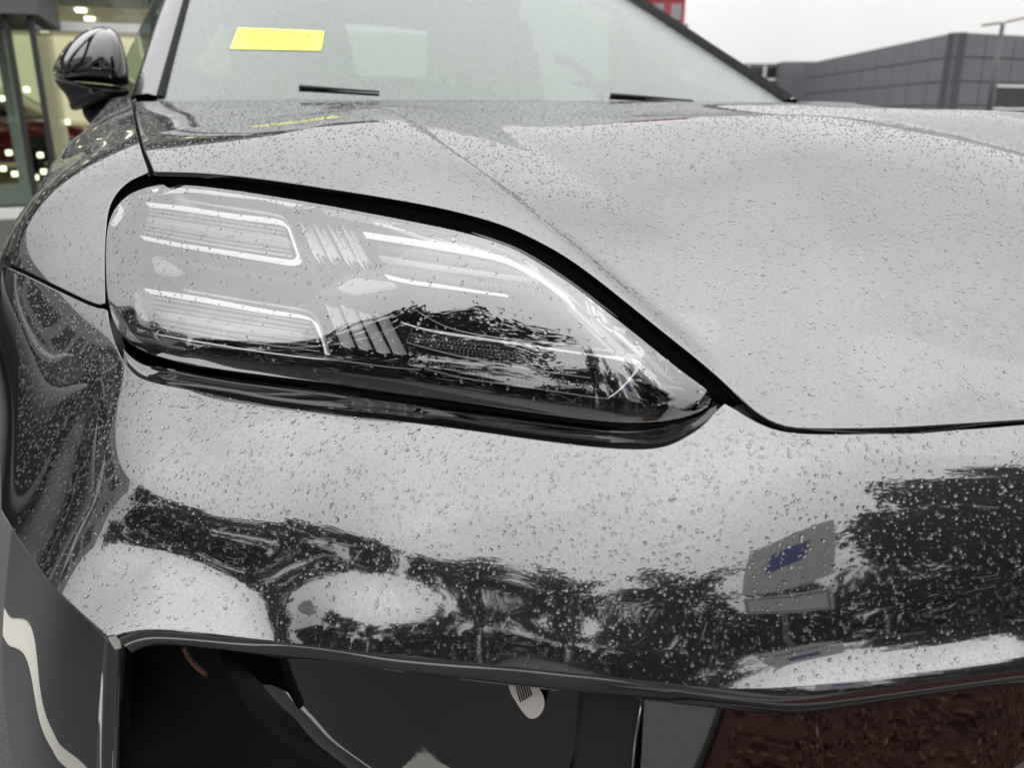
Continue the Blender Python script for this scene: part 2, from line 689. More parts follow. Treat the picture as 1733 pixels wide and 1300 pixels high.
# ---- skin of bumper and wings: distance from a point inside the car
skin_px = [
    # side below the wing seam
    (0, 443, .92), (100, 620, .812), (20, 600, .90), (100, 790, .722), (40, 890, .690), (-30, 600, .97), (-30, 780, .86), (-30, 880, .78), (110, 985, .610), (150, 560, .82), (1226, 682, .527), (200, 610, .730),
    # wing
    (150, 400, .92), (60, 380, .98), (180, 300, .97), (30, 345, 1.05), (120, 235, 1.40)] + [(u, y, float(np.interp(-y, -side_col[1][0], side_col[1][1])) + .004) for u, y in ((248, 287), (240, 265), (236, 250), (229, 220), (225, 200), (222, 182), (220, 168))]
# front face, column by column: pixel column, first and last row, distances ahead of the camera at 15 even rows  #BAKED
face = [
    (260.0, 652.0, 1062.0, [.66800, .64701, .62822, .60988, .59474, .58151, .56975, .56223, .55716, .55259, .54547, .53093, .51576, .50174, .48578]),
    (299.5, 659.7, 1065.5, [.65622, .63605, .61837, .60142, .58765, .57556, .56419, .55593, .55014, .54547, .53979, .52885, .51507, .50202, .48774]),
    (349.0, 669.2, 1070.8, [.64172, .62253, .60613, .59077, .57858, .56791, .55747, .54906, .54294, .53835, .53410, .52653, .51492, .50347, .49130]),
    (388.5, 676.2, 1075.8, [.63101, .61266, .59717, .58287, .57166, .56192, .55232, .54423, .53814, .53366, .52987, .52384, .51371, .50365, .49311]),
    (437.9, 684.2, 1082.4, [.61940, .60221, .58772, .57439, .56398, .55498, .54612, .53850, .53246, .52794, .52350, .51756, .50839, .49991, .49130]),
    (477.5, 690.1, 1087.7, [.61157, .59532, .58148, .56862, .55849, .54968, .54098, .53345, .52723, .52248, .51672, .50947, .50023, .49277, .48553]),
    (526.9, 696.8, 1093.9, [.60284, .58744, .57405, .56136, .55118, .54216, .53316, .52529, .51856, .51348, .50618, .49672, .48696, .48057, .47468]),
    (566.5, 701.8, 1098.6, [.59594, .58085, .56753, .55473, .54433, .53499, .52563, .51745, .51034, .50518, .49740, .48672, .47692, .47140, .46629]),
    (615.9, 708.0, 1104.1, [.58659, .57169, .55844, .54560, .53509, .52558, .51610, .50792, .50070, .49569, .48859, .47836, .46950, .46499, .46056]),
    (655.4, 713.0, 1108.2, [.57858, .56397, .55096, .53835, .52802, .51867, .50944, .50156, .49455, .48973, .48370, .47496, .46729, .46341, .45932]),
    (704.9, 719.4, 1113.1, [.56824, .55448, .54223, .53036, .52063, .51187, .50330, .49606, .48952, .48481, .47993, .47322, .46698, .46350, .45972]),
    (744.4, 724.6, 1116.8, [.55999, .54723, .53584, .52480, .51576, .50762, .49970, .49304, .48691, .48214, .47784, .47248, .46707, .46364, .46006]),
    (793.8, 731.4, 1121.4, [.54997, .53852, .52825, .51824, .51001, .50259, .49537, .48931, .48361, .47863, .47473, .47053, .46562, .46218, .45880]),
    (833.4, 737.0, 1125.1, [.54230, .53182, .52233, .51300, .50527, .49827, .49142, .48564, .48015, .47497, .47120, .46743, .46247, .45908, .45580]),
    (882.8, 744.0, 1129.8, [.53327, .52385, .51520, .50656, .49931, .49266, .48607, .48046, .47508, .46963, .46586, .46208, .45663, .45337, .45018]),
    (922.4, 749.2, 1133.7, [.52678, .51802, .50988, .50167, .49470, .48824, .48177, .47623, .47090, .46534, .46151, .45756, .45173, .44855, .44540]),
    (971.8, 754.9, 1139.0, [.51963, .51144, .50376, .49595, .48926, .48301, .47671, .47130, .46610, .46059, .45678, .45280, .44689, .44370, .44062]),
    (1011.3, 758.7, 1143.4, [.51470, .50677, .49933, .49174, .48523, .47914, .47299, .46773, .46270, .45739, .45365, .44983, .44417, .44090, .43787]),
    (1060.8, 761.6, 1149.0, [.50973, .50200, .49471, .48729, .48095, .47503, .46904, .46397, .45917, .45418, .45056, .44701, .44191, .43848, .43541]),
    (1100.3, 762.1, 1153.1, [.50659, .49901, .49178, .48445, .47821, .47239, .46650, .46152, .45687, .45208, .44850, .44510, .44044, .43689, .43363]),
    (1149.7, 760.5, 1157.8, [.50364, .49626, .48906, .48179, .47566, .46992, .46408, .45916, .45458, .44994, .44632, .44296, .43871, .43508, .43135]),
    (1189.3, 757.7, 1160.7, [.50197, .49475, .48755, .48032, .47428, .46859, .46277, .45785, .45329, .44869, .44498, .44154, .43753, .43384, .42956]),
    (1238.7, 753.3, 1162.6, [.50047, .49332, .48617, .47906, .47314, .46754, .46177, .45688, .45235, .44775, .44391, .44031, .43650, .43264, .42754]),
    (1278.2, 749.9, 1162.5, [.49945, .49224, .48519, .47824, .47245, .46696, .46129, .45649, .45201, .44743, .44349, .43976, .43608, .43197, .42617]),
    (1327.7, 745.9, 1160.6, [.49846, .49101, .48415, .47747, .47185, .46654, .46108, .45644, .45208, .44753, .44350, .43962, .43604, .43149, .42479]),
    (1367.2, 743.1, 1157.7, [.49816, .49043, .48368, .47720, .47170, .46651, .46122, .45672, .45247, .44794, .44388, .43992, .43637, .43145, .42412]),
    (1416.7, 740.1, 1153.4, [.49855, .49038, .48366, .47730, .47189, .46682, .46167, .45729, .45314, .44867, .44460, .44061, .43705, .43175, .42385]),
    (1456.2, 738.3, 1149.4, [.49947, .49093, .48412, .47776, .47236, .46733, .46223, .45790, .45379, .44937, .44535, .44139, .43779, .43228, .42411]),
    (1505.6, 736.2, 1143.8, [.50132, .49229, .48526, .47880, .47337, .46834, .46325, .45891, .45483, .45048, .44654, .44270, .43907, .43342, .42503]),
    (1545.2, 734.4, 1138.9, [.50310, .49369, .48648, .47992, .47444, .46939, .46428, .45993, .45584, .45153, .44769, .44398, .44038, .43472, .42610]),
    (1594.6, 731.6, 1132.2, [.50553, .49566, .48823, .48156, .47603, .47096, .46581, .46143, .45732, .45306, .44935, .44583, .44239, .43680, .42768]),
    (1634.1, 729.0, 1126.6, [.50761, .49739, .48980, .48306, .47749, .47238, .46721, .46279, .45866, .45442, .45082, .44749, .44424, .43878, .42911]),
    (1683.6, 725.5, 1119.3, [.51030, .49965, .49187, .48505, .47942, .47427, .46906, .46460, .46044, .45622, .45276, .44968, .44673, .44148, .43096]),
    (1733.0, 722.0, 1112.0, [.51300, .50191, .49392, .48703, .48134, .47615, .47090, .46641, .46220, .45802, .45469, .45186, .44923, .44419, .43269]),]
FACE = [(u, y, d) for u, y0, y1, ds in face for y, d in zip(np.linspace(y0, y1, 160)[np.linspace(0, 159, 15).astype(int)], ds)]
skin_px += FACE
skin_pts = [P(*a) for a in skin_px]
skin_pts += [np.array(a) for a in [(-.965, 1.3, .75), (-.97, 1.3, .60), (-.965, 1.8, .86), (-.975, 2.0, .70), (-.93, 1.95, .985), (-.93, 1.55, .945),
                                   (-.97, 2.3, .90), (-.90, 2.3, 1.02), (-.955, 1.05, .65)]]
sx, sr, sl_ = [], [], []
n_base = len(skin_px) - len(FACE)
for i, p in enumerate(skin_pts):
    lam_ = 2e-6 if n_base <= i < len(skin_px) else 2e-3
    d = p - ORG
    r = np.linalg.norm(d)
    sx.append(d / r); sr.append(r); sl_.append(lam_)
    if p[0] < -.01:
        d = d * [-1, 1, 1]
        sx.append(d / r); sr.append(r); sl_.append(lam_)
for z, t in ((.803, 0), (.77, .2), (.74, .4), (.70, .6), (.668, .8), (.650, 1.0)):      # nose on the centre line, a little ahead of the last column
    k = [f for f in FACE if f[0] > 1730]
    zs_ = np.array([P(*f)[2] for f in k]); ys_ = np.array([P(*f)[1] for f in k])
    o_ = np.argsort(zs_)
    d = np.array([0, np.interp(z, zs_[o_], ys_[o_]) - .030, z]) - ORG
    r = np.linalg.norm(d)
    sx.append(d / r); sr.append(r); sl_.append(2e-6)
skin_rbf = RBF(sx, sr, sl_)
skin = RoundSurf(skin_rbf)


def sp(px):
    return skin.par(cast(skin, px))


def sq(*pts):
    return skin.par(np.array(pts, float))


ring_px = [(250, 291), (219, 303), (195, 325), (181, 353), (177, 391), (175, 443), (176, 512)]
seam_px = [(176, 515), (159, 513), (104, 487), (52, 461), (2, 438)]
shut_px = [(219, 166), (225, 205), (236, 250), (250, 288)]
wing_out = np.vstack([sp(curve(ring_px, 2, 6)), sp(curve(seam_px, 1, 6)),
                      sq((-.962, 1.15, .79), (-.968, 1.25, .74), (-.97, 1.33, .77), (-.97, 1.5, .82), (-.972, 1.8, .84), (-.974, 2.05, .76), (-.976, 2.15, .62), (-.976, 2.3, .60),
                         (-.965, 2.3, .95), (-.90, 2.3, 1.02), (-.86, 1.95, 1.028)),
                      sp(curve(shut_px, 1, 6))])
wing_sh = sheet(skin, wing_out, .0085, .018)
V, F, N = mirror_sheet(wing_sh)
wing = obj('front_wing', wing_sh.V, wing_sh.F, M_PAINT, car, wing_sh.N)
wing2 = obj('front_wing', wing_sh.V * [-1, 1, 1], wing_sh.F[:, ::-1].copy(), M_PAINT, car, wing_sh.N * [-1, 1, 1])

seam2_px = [(2, 449), (52, 471), (104, 497), (159, 522), (180, 524)]
ledge_px = [(182, 540), (186, 560), (197, 594), (215, 625), (242, 646), (346, 665), (450, 687), (600, 706), (650, 710), (788, 728), (927, 749), (1031, 761), (1100, 763), (1135, 756), (1162, 742), (1194, 721), (1218, 692)]
gap_px = [(1228, 684), (1254, 702), (1289, 722), (1320, 732), (1348, 736), (1410, 737), (1514, 734), (1652, 727), (1733, 720)]
lip_px = [(1733, 1112), (1600, 1132), (1450, 1152), (1320, 1166), (1200, 1166), (1085, 1152), (981, 1140), (842, 1126), (704, 1112), (600, 1102), (485, 1088), (381, 1074), (312, 1066), (260, 1063), (222, 1065), (194, 1073)]
lobe_px = [(187, 1078), (138, 1037), (87, 988), (40, 925), (2, 862)]
lip_c = curve(lip_px, 2, 8)
ledge_c = curve(ledge_px, 2, 6)
bump_out = np.vstack([sp(curve(seam2_px, 1, 6)), sp(ledge_c), sp(curve(gap_px, 2, 8)),
                      sq((-.12, .345, .801), (0, .328, .803), (0, .300, .74), (0, .288, .659), (-.12, .297, .658)),
                      sp(lip_c), sp(curve(lobe_px, 1, 6)), sq((-.958, 1.04, .66), (-.964, 1.10, .70))])
bump_sh = sheet(skin, bump_out, .0075, .012)
V, F, N = mirror_sheet(bump_sh)
bumper = obj('front_bumper', V, F, M_PAINT, car, N)

# ---- rounded lower lip of the bumper down to the edge of the openings
lipb_px = [(1733, 1160), (1600, 1178), (1450, 1200), (1347, 1216), (1272, 1207), (1200, 1198), (1085, 1186), (981, 1174), (842, 1158), (704, 1141), (600, 1127), (450, 1111), (381, 1101), (294, 1092), (250, 1093), (225, 1106)]
lt = resample(lip_c, n=140); lb = resample(curve(lipb_px, 2, 8), n=140)
top_q = sp(lt); top3 = skin.pt(top_q); topn = skin.nrm(top_q)
dtop = (top3 - CAM) @ _fh
G = np.zeros((140, 9, 3))
for i in range(140):
    s = lt[i, 0]
    roll = np.clip((s - 950) / 350, 0, 1)
    p1 = P(lb[i, 0], lb[i, 1], dtop[i] + .004 + .012 * roll)
    tan = np.cross(topn[i], np.array([1, .0, 0])); tan /= np.linalg.norm(tan)
    if tan[2] > 0: tan = -tan
    L = np.linalg.norm(p1 - top3[i])
    end = np.array([.1, .75, -.65]) if roll < .5 else np.array([0, .6, -.8])
    t = np.linspace(0, 1, 9)[:, None]
    m0 = tan * L * (.35 + .9 * roll); m1 = end * L * 1.0
    G[i] = (2 * t ** 3 - 3 * t ** 2 + 1) * top3[i] + (t ** 3 - 2 * t ** 2 + t) * m0 + (-2 * t ** 3 + 3 * t ** 2) * p1 + (t ** 3 - t ** 2) * m1
G_lip = G[:, -1].copy()
inner = G[:, -1:, :] + np.array([.0, .045, -.002])
G = np.concatenate([G, inner], 1)
lip = grid_obj('bumper_lip', G, M_PAINT, bumper)

lipD = lambda u: np.interp(u, lt[::-1, 0], dtop[::-1])
PL = lambda u, v, off: P(u, v, float(lipD(u)) + off)          # a point this far behind the bumper lip

# ---- ledge under the lamp
li = resample(curve([(186, 530), (192, 560), (208, 590), (235, 612), (263, 620), (346, 634), (450, 648), (554, 660), (650, 674), (788, 692), (927, 711), (1031, 723), (1100, 724), (1152, 716), (1190, 702), (1212, 684)], 2, 6), n=150)
lo_ = resample(ledge_c, n=150)
e3 = cast(skin, lo_)
de = (e3 - CAM) @ _fh
i3 = CAM + rays(li) * (de + .030)[:, None]
t = np.linspace(0, 1, 7)[None, :, None]
G = e3[:, None] * (1 - t) + i3[:, None] * t
G[:, :, 2] -= (.004 * np.sin(np.pi * t[..., 0]))
G = np.concatenate([G, G[:, -1:] + np.array([0, .03, -.02])], 1)
ledge = grid_obj('lamp_ledge', G, M_PAINT, bumper, flip=True)

def patch(A, B, n=14, bulge=0.0, bdir=(0, -1, 0), pw=1.0):
    """ruled grid between two polylines of equal length, bulged between them"""
    A, B = np.asarray(A, float), np.asarray(B, float)
    t = np.linspace(0, 1, n)[None, :, None]
    G = A[:, None] * (1 - t) + B[:, None] * t
    return G + np.sin(np.pi * t) ** pw * bulge * np.asarray(bdir, float)


# ---- headlamp
lens_face = [
    (190.0, 540.0, 350.0, [.75500, .76125, .77264, .78774, .80337, .82080, .83744, .85566, .87306, .89211, .91030, .93022]),
    (230.9, 576.1, 330.4, [.70745, .71256, .72549, .74518, .76456, .78605, .80669, .82945, .85132, .87543, .89859, .92412]),
    (271.7, 596.8, 320.0, [.67752, .68007, .69036, .71144, .73211, .75510, .77734, .80202, .82588, .85228, .87774, .90590]),
    (319.4, 610.6, 316.8, [.65643, .65687, .66419, .68331, .70208, .72336, .74460, .76899, .79320, .82013, .84615, .87499]),
    (360.3, 618.2, 319.6, [.64517, .64538, .65147, .66738, .68283, .70082, .71963, .74244, .76608, .79252, .81807, .84642]),
    (408.0, 626.1, 324.2, [.63356, .63388, .63893, .65165, .66386, .67853, .69470, .71554, .73826, .76386, .78867, .81625]),
    (448.9, 632.1, 329.8, [.62440, .62483, .62918, .63971, .64983, .66219, .67620, .69486, .71583, .73980, .76331, .78982]),
    (496.5, 638.2, 338.3, [.61469, .61527, .61900, .62737, .63557, .64568, .65730, .67310, .69121, .71243, .73379, .75858]),
    (537.4, 643.2, 345.8, [.60656, .60725, .61052, .61734, .62418, .63267, .64256, .65620, .67206, .69103, .71061, .73397]),
    (585.1, 649.2, 354.7, [.59737, .59815, .60105, .60660, .61232, .61943, .62766, .63894, .65206, .66818, .68549, .70713]),
    (626.0, 654.5, 362.3, [.58975, .59057, .59325, .59808, .60315, .60940, .61644, .62585, .63670, .65038, .66573, .68588]),
    (673.7, 660.7, 371.2, [.58093, .58179, .58425, .58835, .59277, .59814, .60398, .61156, .62024, .63155, .64490, .66343]),
    (714.5, 666.2, 379.9, [.57362, .57451, .57688, .58054, .58453, .58936, .59447, .60092, .60822, .61789, .62964, .64650]),
    (762.2, 673.1, 391.3, [.56547, .56637, .56877, .57217, .57585, .58030, .58492, .59050, .59663, .60470, .61470, .62934]),
    (803.1, 679.1, 401.9, [.55857, .55947, .56189, .56512, .56857, .57275, .57703, .58200, .58730, .59422, .60290, .61572]),
    (850.8, 686.2, 419.2, [.55062, .55149, .55382, .55681, .56001, .56387, .56781, .57230, .57698, .58295, .59021, .60047]),
    (891.6, 692.5, 438.9, [.54392, .54473, .54687, .54965, .55261, .55620, .55989, .56415, .56856, .57402, .58016, .58810]),
    (939.3, 699.6, 465.2, [.53645, .53718, .53903, .54148, .54410, .54729, .55061, .55446, .55847, .56344, .56877, .57526]),
    (980.2, 705.2, 493.3, [.53080, .53145, .53295, .53497, .53713, .53984, .54266, .54585, .54925, .55388, .55922, .56619]),
    (1027.9, 710.4, 529.1, [.52549, .52603, .52716, .52874, .53046, .53270, .53507, .53766, .54051, .54485, .55037, .55838]),
    (1068.8, 711.1, 560.8, [.52427, .52466, .52563, .52712, .52882, .53106, .53350, .53630, .53934, .54370, .54908, .55679]),
    (1116.4, 707.2, 598.4, [.52743, .52772, .52856, .52994, .53157, .53370, .53610, .53903, .54215, .54615, .55061, .55640]),
    (1157.3, 697.6, 631.3, [.53767, .53805, .53870, .53966, .54075, .54213, .54364, .54551, .54749, .54989, .55243, .55553]),
    (1205.0, 681.0, 670.0, [.55600, .55613, .55628, .55645, .55663, .55684, .55706, .55732, .55760, .55792, .55826, .55866]),]
lens_px = [(u, y, d) for u, y0, y1, ds in lens_face for y, d in zip(np.linspace(y0, y1, 160)[np.linspace(0, 159, 12).astype(int)], ds)]
lx, lr = [], []
for a in lens_px:
    d = P(*a) - ORG
    r = np.linalg.norm(d)
    lx.append(d / r); lr.append(r)
lens_rbf = RBF(lx, lr, 2e-6)
lens_s = RoundSurf(lens_rbf)
deep_s = RoundSurf(lens_rbf, -.022)
back_s = RoundSurf(lens_rbf, -.040)
lens_out_px = [(181, 384), (195, 350), (219, 327), (254, 315), (288, 311), (358, 317), (462, 332), (565, 350), (669, 370), (788, 394), (858, 417), (892, 434), (962, 479), (1031, 531), (1100, 586), (1152, 628), (1190, 655), (1207, 670),
               (1204, 682), (1190, 694), (1152, 707), (1100, 714), (1031, 713), (927, 700), (788, 680), (650, 662), (554, 646), (450, 634), (346, 620), (263, 601), (222, 583), (197, 556), (183, 514), (179, 450)]
lens_c = resample(chaikin(lens_out_px, 2, closed=True), h=6, closed=True)


def lp(px, s=lens_s):
    return s.par(cast(s, px))


lens_sh = sheet(lens_s, lp(lens_c), .0075, .012)
lens_root = obj('headlight', lens_sh.V, lens_sh.F, M_LENS, car, lens_sh.N)
cen = lens_c.mean(0)
big = cen + (lens_c - cen) * 1.03
dd = lens_c - cen
big = lens_c + dd / np.linalg.norm(dd, axis=1)[:, None] * 30
q = lp(lens_c, back_s)
qc = q.mean(0)
dq = q - qc
qb = q + dq / np.linalg.norm(dq, axis=1)[:, None] * .004
house_sh = sheet(back_s, qb, .014, .03)
housing = obj('lamp_housing', house_sh.V, house_sh.F, M_HOUSE, lens_root, house_sh.N)


# black shelf from the upper edge of the lamp back to the panel edges
so_ = curve([(177, 420), (177, 391), (181, 353), (195, 325), (219, 303), (250, 291)], 2, 6)
ho_ = curve(hood_lamp_px[:-1] + [(1262, 676)], 2, 6)
o3 = np.vstack([cast(skin, so_), cast(hood_s, ho_)]) + np.array([0, .004, -.005])
i3 = cast(lens_s, curve([(182, 428), (183, 386), (196, 352), (220, 329), (254, 317), (288, 313), (358, 319), (462, 334), (565, 352), (669, 372), (788, 396), (858, 419), (892, 436), (962, 481), (1031, 533), (1100, 588), (1152, 630), (1190, 657), (1206, 672)], 2, 6))
i3 = i3 + np.array([0, .004, -.002])
o3, i3 = resample(o3, n=130), resample(i3, n=130)
shelf = grid_obj('lamp_shelf', patch(i3, o3, 8, .004, (0, 0, -1)), M_VOID, lens_root)


def strip(name, px, wpx, surf, mat, parent, h=4, n=2, thick=.004, lift=0.0):
    """rounded bar along a pixel polyline laid on a surface; wpx = width(s) in photo pixels"""
    c = curve(px, n, h)
    q = surf.par(cast(surf, c))
    p, nr = surf.pt(q), surf.nrm(q)
    D = (p - CAM) @ _fh
    w = np.interp(np.linspace(0, 1, len(c)), np.linspace(0, 1, len(np.atleast_1d(wpx))), np.atleast_1d(wpx)) * D / FPX
    T = np.gradient(p, axis=0); T /= np.linalg.norm(T, axis=1)[:, None]
    S = np.cross(nr, T); S /= np.linalg.norm(S, axis=1)[:, None]
    prof = [(-.5, -thick), (-.5, 0), (-.3, thick * .5), (0, thick * .7), (.3, thick * .5), (.5, 0), (.5, -thick)]
    G = np.stack([p + S * (w * a)[:, None] + nr * (b + lift) for a, b in prof], 1)
    o = grid_obj(name, G, mat, parent)
    return o


bars = [
    ([(250, 345), (321, 352.5), (394, 365), (442, 370), (474, 374), (486, 381), (494.5, 401.5), (502, 426), (506.6, 438), (499, 444), (488, 443), (437, 435), (370, 424), (309, 415), (240, 401)], [4, 6, 5.5, 4.5, 4.5, 4, 3.5, 2.5]),
    ([(248, 491), (345, 506), (442, 525), (515, 535), (530, 542), (539, 559), (549, 581), (553, 600)], [4.5, 6, 6, 5, 3.5, 2.5]),
    ([(267, 566), (346, 580), (450, 597), (540, 608), (552, 607)], [2, 3.5, 3.5, 3]),
    ([(617, 396), (650, 401), (719, 411), (788, 423), (844, 434), (878, 449), (920, 475), (962, 507), (972, 520)], [4, 6, 6, 4.5, 3, 2]),
    ([(654, 467), (690, 476), (737, 482), (816, 494), (858, 500)], [4, 3.5, 2.5, 1.5]),
    ([(681, 546), (719, 558), (788, 569), (892, 584), (996, 600), (1065, 607), (1084, 616), (1076, 631), (1048, 662), (1031, 673)], [3, 6, 6, 5, 4, 3, 3]),
]
for px, w in bars:
    strip('light_bar', px, [.64 * k for k in w], deep_s, M_BAR, lens_root)
M_EDGE = simple('clear edge', (.5, .5, .5), .2, emit=(1, 1, 1), es=.12)
for px, w in [([(251, 373), (330, 385), (410, 398), (488, 409)], 5), ([(270, 530), (370, 547), (510, 566)], 6), ([(645, 436), (750, 453), (830, 463), (910, 475)], [7, 6, 4, 2]),
              ([(690, 580), (760, 600), (875, 622), (1000, 640)], [2, 3, 3, 2])]:
    strip('inner_guide', px, w, deep_s, M_BAR2, lens_root)
for px in [[(296, 335), (345, 344), (406, 353), (471, 363), (486, 372), (500, 411), (509, 438)], [(311, 490), (418, 509), (491, 520), (525, 526), (539, 544), (556, 598)],
           [(649, 381), (700, 397), (742, 409), (846, 424), (876, 437), (962, 503)], [(702, 524), (754, 555), (823, 569), (899, 577), (996, 588), (1076, 600), (1094, 612)],
           [(719, 624), (788, 642), (892, 655), (996, 672), (1031, 675)], [(552, 607), (650, 621), (712, 626)], [(1060, 640), (1110, 650), (1190, 664)]]:
    strip('trim_edge', px, 1.8, deep_s, M_EDGE, lens_root, thick=.002)
for a, b in [((514, 384), (536, 434)), ((537, 387), (561, 438)), ((561, 389), (589, 443)), ((585, 391), (612, 446)),
             ((559, 520), (585, 586)), ((585, 521), (614, 590)), ((613, 530), (645, 596)), ((642, 534), (673, 598))]:
    strip('lamp_fin', [a, b], [3, 6], deep_s, M_FIN, lens_root, n=0, thick=.010)
    strip('lamp_fin', [(a[0] + 12, a[1] + 4), (b[0] + 13, b[1] + 4)], [6, 9], back_s, M_BAR2, lens_root, n=0, thick=.006)
def honey(name):
    m, t, b = new_mat(name)
    b.inputs['Metallic'].default_value = .7
    b.inputs['Roughness'].default_value = .22
    tc = t.nodes.new('ShaderNodeTexCoord')
    v = t.nodes.new('ShaderNodeTexVoronoi'); v.inputs['Scale'].default_value = 420; v.inputs['Randomness'].default_value = .15
    t.links.new(tc.outputs['Object'], v.inputs['Vector'])
    mr = t.nodes.new('ShaderNodeMapRange'); mr.inputs['From Max'].default_value = .6
    t.links.new(v.outputs['Distance'], mr.inputs['Value'])
    cr = t.nodes.new('ShaderNodeMix'); cr.data_type = 'RGBA'
    cr.inputs[6].default_value = (.75, .75, .76, 1); cr.inputs[7].default_value = (.06, .06, .06, 1)
    t.links.new(mr.outputs[0], cr.inputs[0]); t.links.new(cr.outputs[2], b.inputs['Base Color'])
    bp = t.nodes.new('ShaderNodeBump'); bp.inputs['Strength'].default_value = .8; bp.inputs['Distance'].default_value = .003
    t.links.new(v.outputs['Distance'], bp.inputs['Height']); t.links.new(bp.outputs[0], b.inputs['Normal'])
    return m


M_HONEY = honey('honeycomb optic')
mid_s = RoundSurf(lens_rbf, -.027)
for px, w in [([(694, 566), (719, 579), (788, 591), (892, 606), (1000, 619), (1062, 625)], [14, 26, 27, 24, 16, 8]), ([(714, 602), (750, 616), (820, 632), (910, 646), (1000, 656), (1040, 660)], [14, 24, 26, 22, 16, 8]),
              ([(642, 420), (720, 431), (800, 444), (870, 460), (920, 480)], [14, 17, 16, 12, 6]), ([(655, 450), (740, 466), (830, 482), (900, 492)], [14, 15, 12, 6])]:
    strip('honeycomb_optic', px, w, mid_s, M_HONEY, lens_root, thick=.003)
for k in range(7):                                  # fine ribs between the light bars
    t_ = (k + .7) / 7.6
    mix = lambda A, B: [((1 - t_) * a[0] + t_ * b[0], (1 - t_) * a[1] + t_ * b[1]) for a, b in zip(A, B)]
    strip('fine_rib', mix([(252, 350), (360, 364), (480, 382)], [(246, 398), (360, 420), (496, 440)]), 1.5, deep_s, M_EDGE, lens_root, thick=.0015)
    strip('fine_rib', mix([(258, 497), (380, 516), (520, 540)], [(270, 560), (400, 584), (545, 602)]), 1.5, deep_s, M_EDGE, lens_root, thick=.0015)
for px, w in [([(905, 452), (965, 500), (1040, 560), (1110, 618), (1165, 655)], 2.5), ([(930, 485), (1000, 548), (1070, 610), (1120, 655)], 3), ([(960, 520), (1020, 580), (1080, 632), (1140, 668)], 2),
              ([(1000, 540), (1060, 600), (1110, 640)], 5)]:
    strip('edge_facet', px, w, mid_s, M_BAR2, lens_root, thick=.003)
# facets
for tri in [[(229, 492), (245, 551), (236, 547)], [(257, 435), (268, 434), (305, 457), (294, 461), (263, 457)], [(572, 486), (600, 470), (668, 480), (600, 492)]]:
    q = lp(np.array(tri, float), deep_s)
    s_ = sheet(deep_s, q, .004, .004)
    obj('lamp_facet', s_.V, s_.F, M_BAR2, lens_root, s_.N)
# ribbed reflectors
for px in [[(262, 356), (470, 384), (492, 432), (255, 398)], [(262, 512), (505, 545), (535, 598), (272, 558)], [(640, 410), (840, 444), (925, 488), (850, 494), (665, 462)],
           [(690, 560), (780, 580), (900, 596), (1060, 618), (1040, 656), (900, 646), (780, 632), (712, 606)]]:
    q = lp(chaikin(px, 2, True), RoundSurf(lens_rbf, -.030))
    s_ = sheet(RoundSurf(lens_rbf, -.030), q, .006, .006)
    obj('ribbed_reflector', s_.V, s_.F, M_PRISM, lens_root, s_.N)

# ---- seals behind the panel gaps
def seal(px, D_off, width, surf, name='panel_seal'):
    c = curve(px, 2, 8)
    p = cast(surf, c)
    q = surf.par(p); nr = surf.nrm(q)
    T = np.gradient(p, axis=0); T /= np.linalg.norm(T, axis=1)[:, None]
    S = np.cross(nr, T)
    G = np.stack([p + S * width * a - nr * (D_off + b) for a, b in [(-1, .01), (-.6, 0), (0, 0.002), (.6, 0), (1, .01)]], 1)
    return grid_obj(name, G, M_RUBBER, car)


seal([(1232, 682), (1258, 697), (1300, 722), (1340, 731), (1500, 730), (1733, 717)], .017, .018, skin)
seal([(224, 170), (229, 205), (240, 250), (254, 292)], .014, .025, skin)
seal([(0, 444), (52, 466), (104, 492), (159, 518), (182, 518)], .010, .02, skin)


# ---- lower corner of the bumper below the lobe, and the opening with the lower lamp
lobe_c = resample(curve([(0, 872), (38, 935), (84, 994), (134, 1045), (180, 1086)], 1, 6), n=40)
top = cast(skin, np.clip(lobe_c, 1, None)) + np.array([.010, .004, -.004])
bot = resample(np.array([P(58, 1430, .66), P(80, 1430, .60), P(110, 1420, .54), PL(166, 1430, .0)]), n=40)
bot = chaikin(bot, 1); bot = resample(bot, n=40)
for _ in range(6):                                  # ease the upper edge so the panel shades smoothly
    top[1:-1] = .25 * top[:-2] + .5 * top[1:-1] + .25 * top[2:]
Gs = patch(top, bot, 60)
Gs += (np.sin(np.pi * np.linspace(0, 1, 60))[None, :] * (1 - np.linspace(0, 1, 40) ** 3)[:, None])[..., None] * .026 * np.array([-.6, -.5, 0])
side_panel = grid_obj('bumper_side', Gs, M_PAINT, bumper)
# groove filler between them
gt = cast(skin, np.clip(resample(curve(lobe_px[::-1], 1, 6), n=40), 1, None))
groove = grid_obj('bumper_groove', patch(gt + np.array([.006, .008, -.002]), top + np.array([.010, .012, 0]), 3), M_GLOSS, bumper)

# frame pillar between the side and the opening
ft = [(176, 1090), (186, 1076), (205, 1074), (220, 1084), (226, 1106)]
cols = []
Pt = np.array([PL(u, v, d) for (u, v), d in zip(ft, [.012, .004, .003, .012, .035])])
fb = [(160, 1430), (172, 1430), (196, 1430), (212, 1430), (222, 1430)]
Pb = np.array([PL(u, v, d) for (u, v), d in zip(fb, [.0, -.012, -.014, -.004, .02])])
Pt = resample(chaikin(Pt, 2), n=22); Pb = resample(chaikin(Pb, 2), n=22)
frame = grid_obj('opening_frame', patch(Pt, Pb, 20, .004, (-.3, -.7, 0)), M_PAINT, bumper)

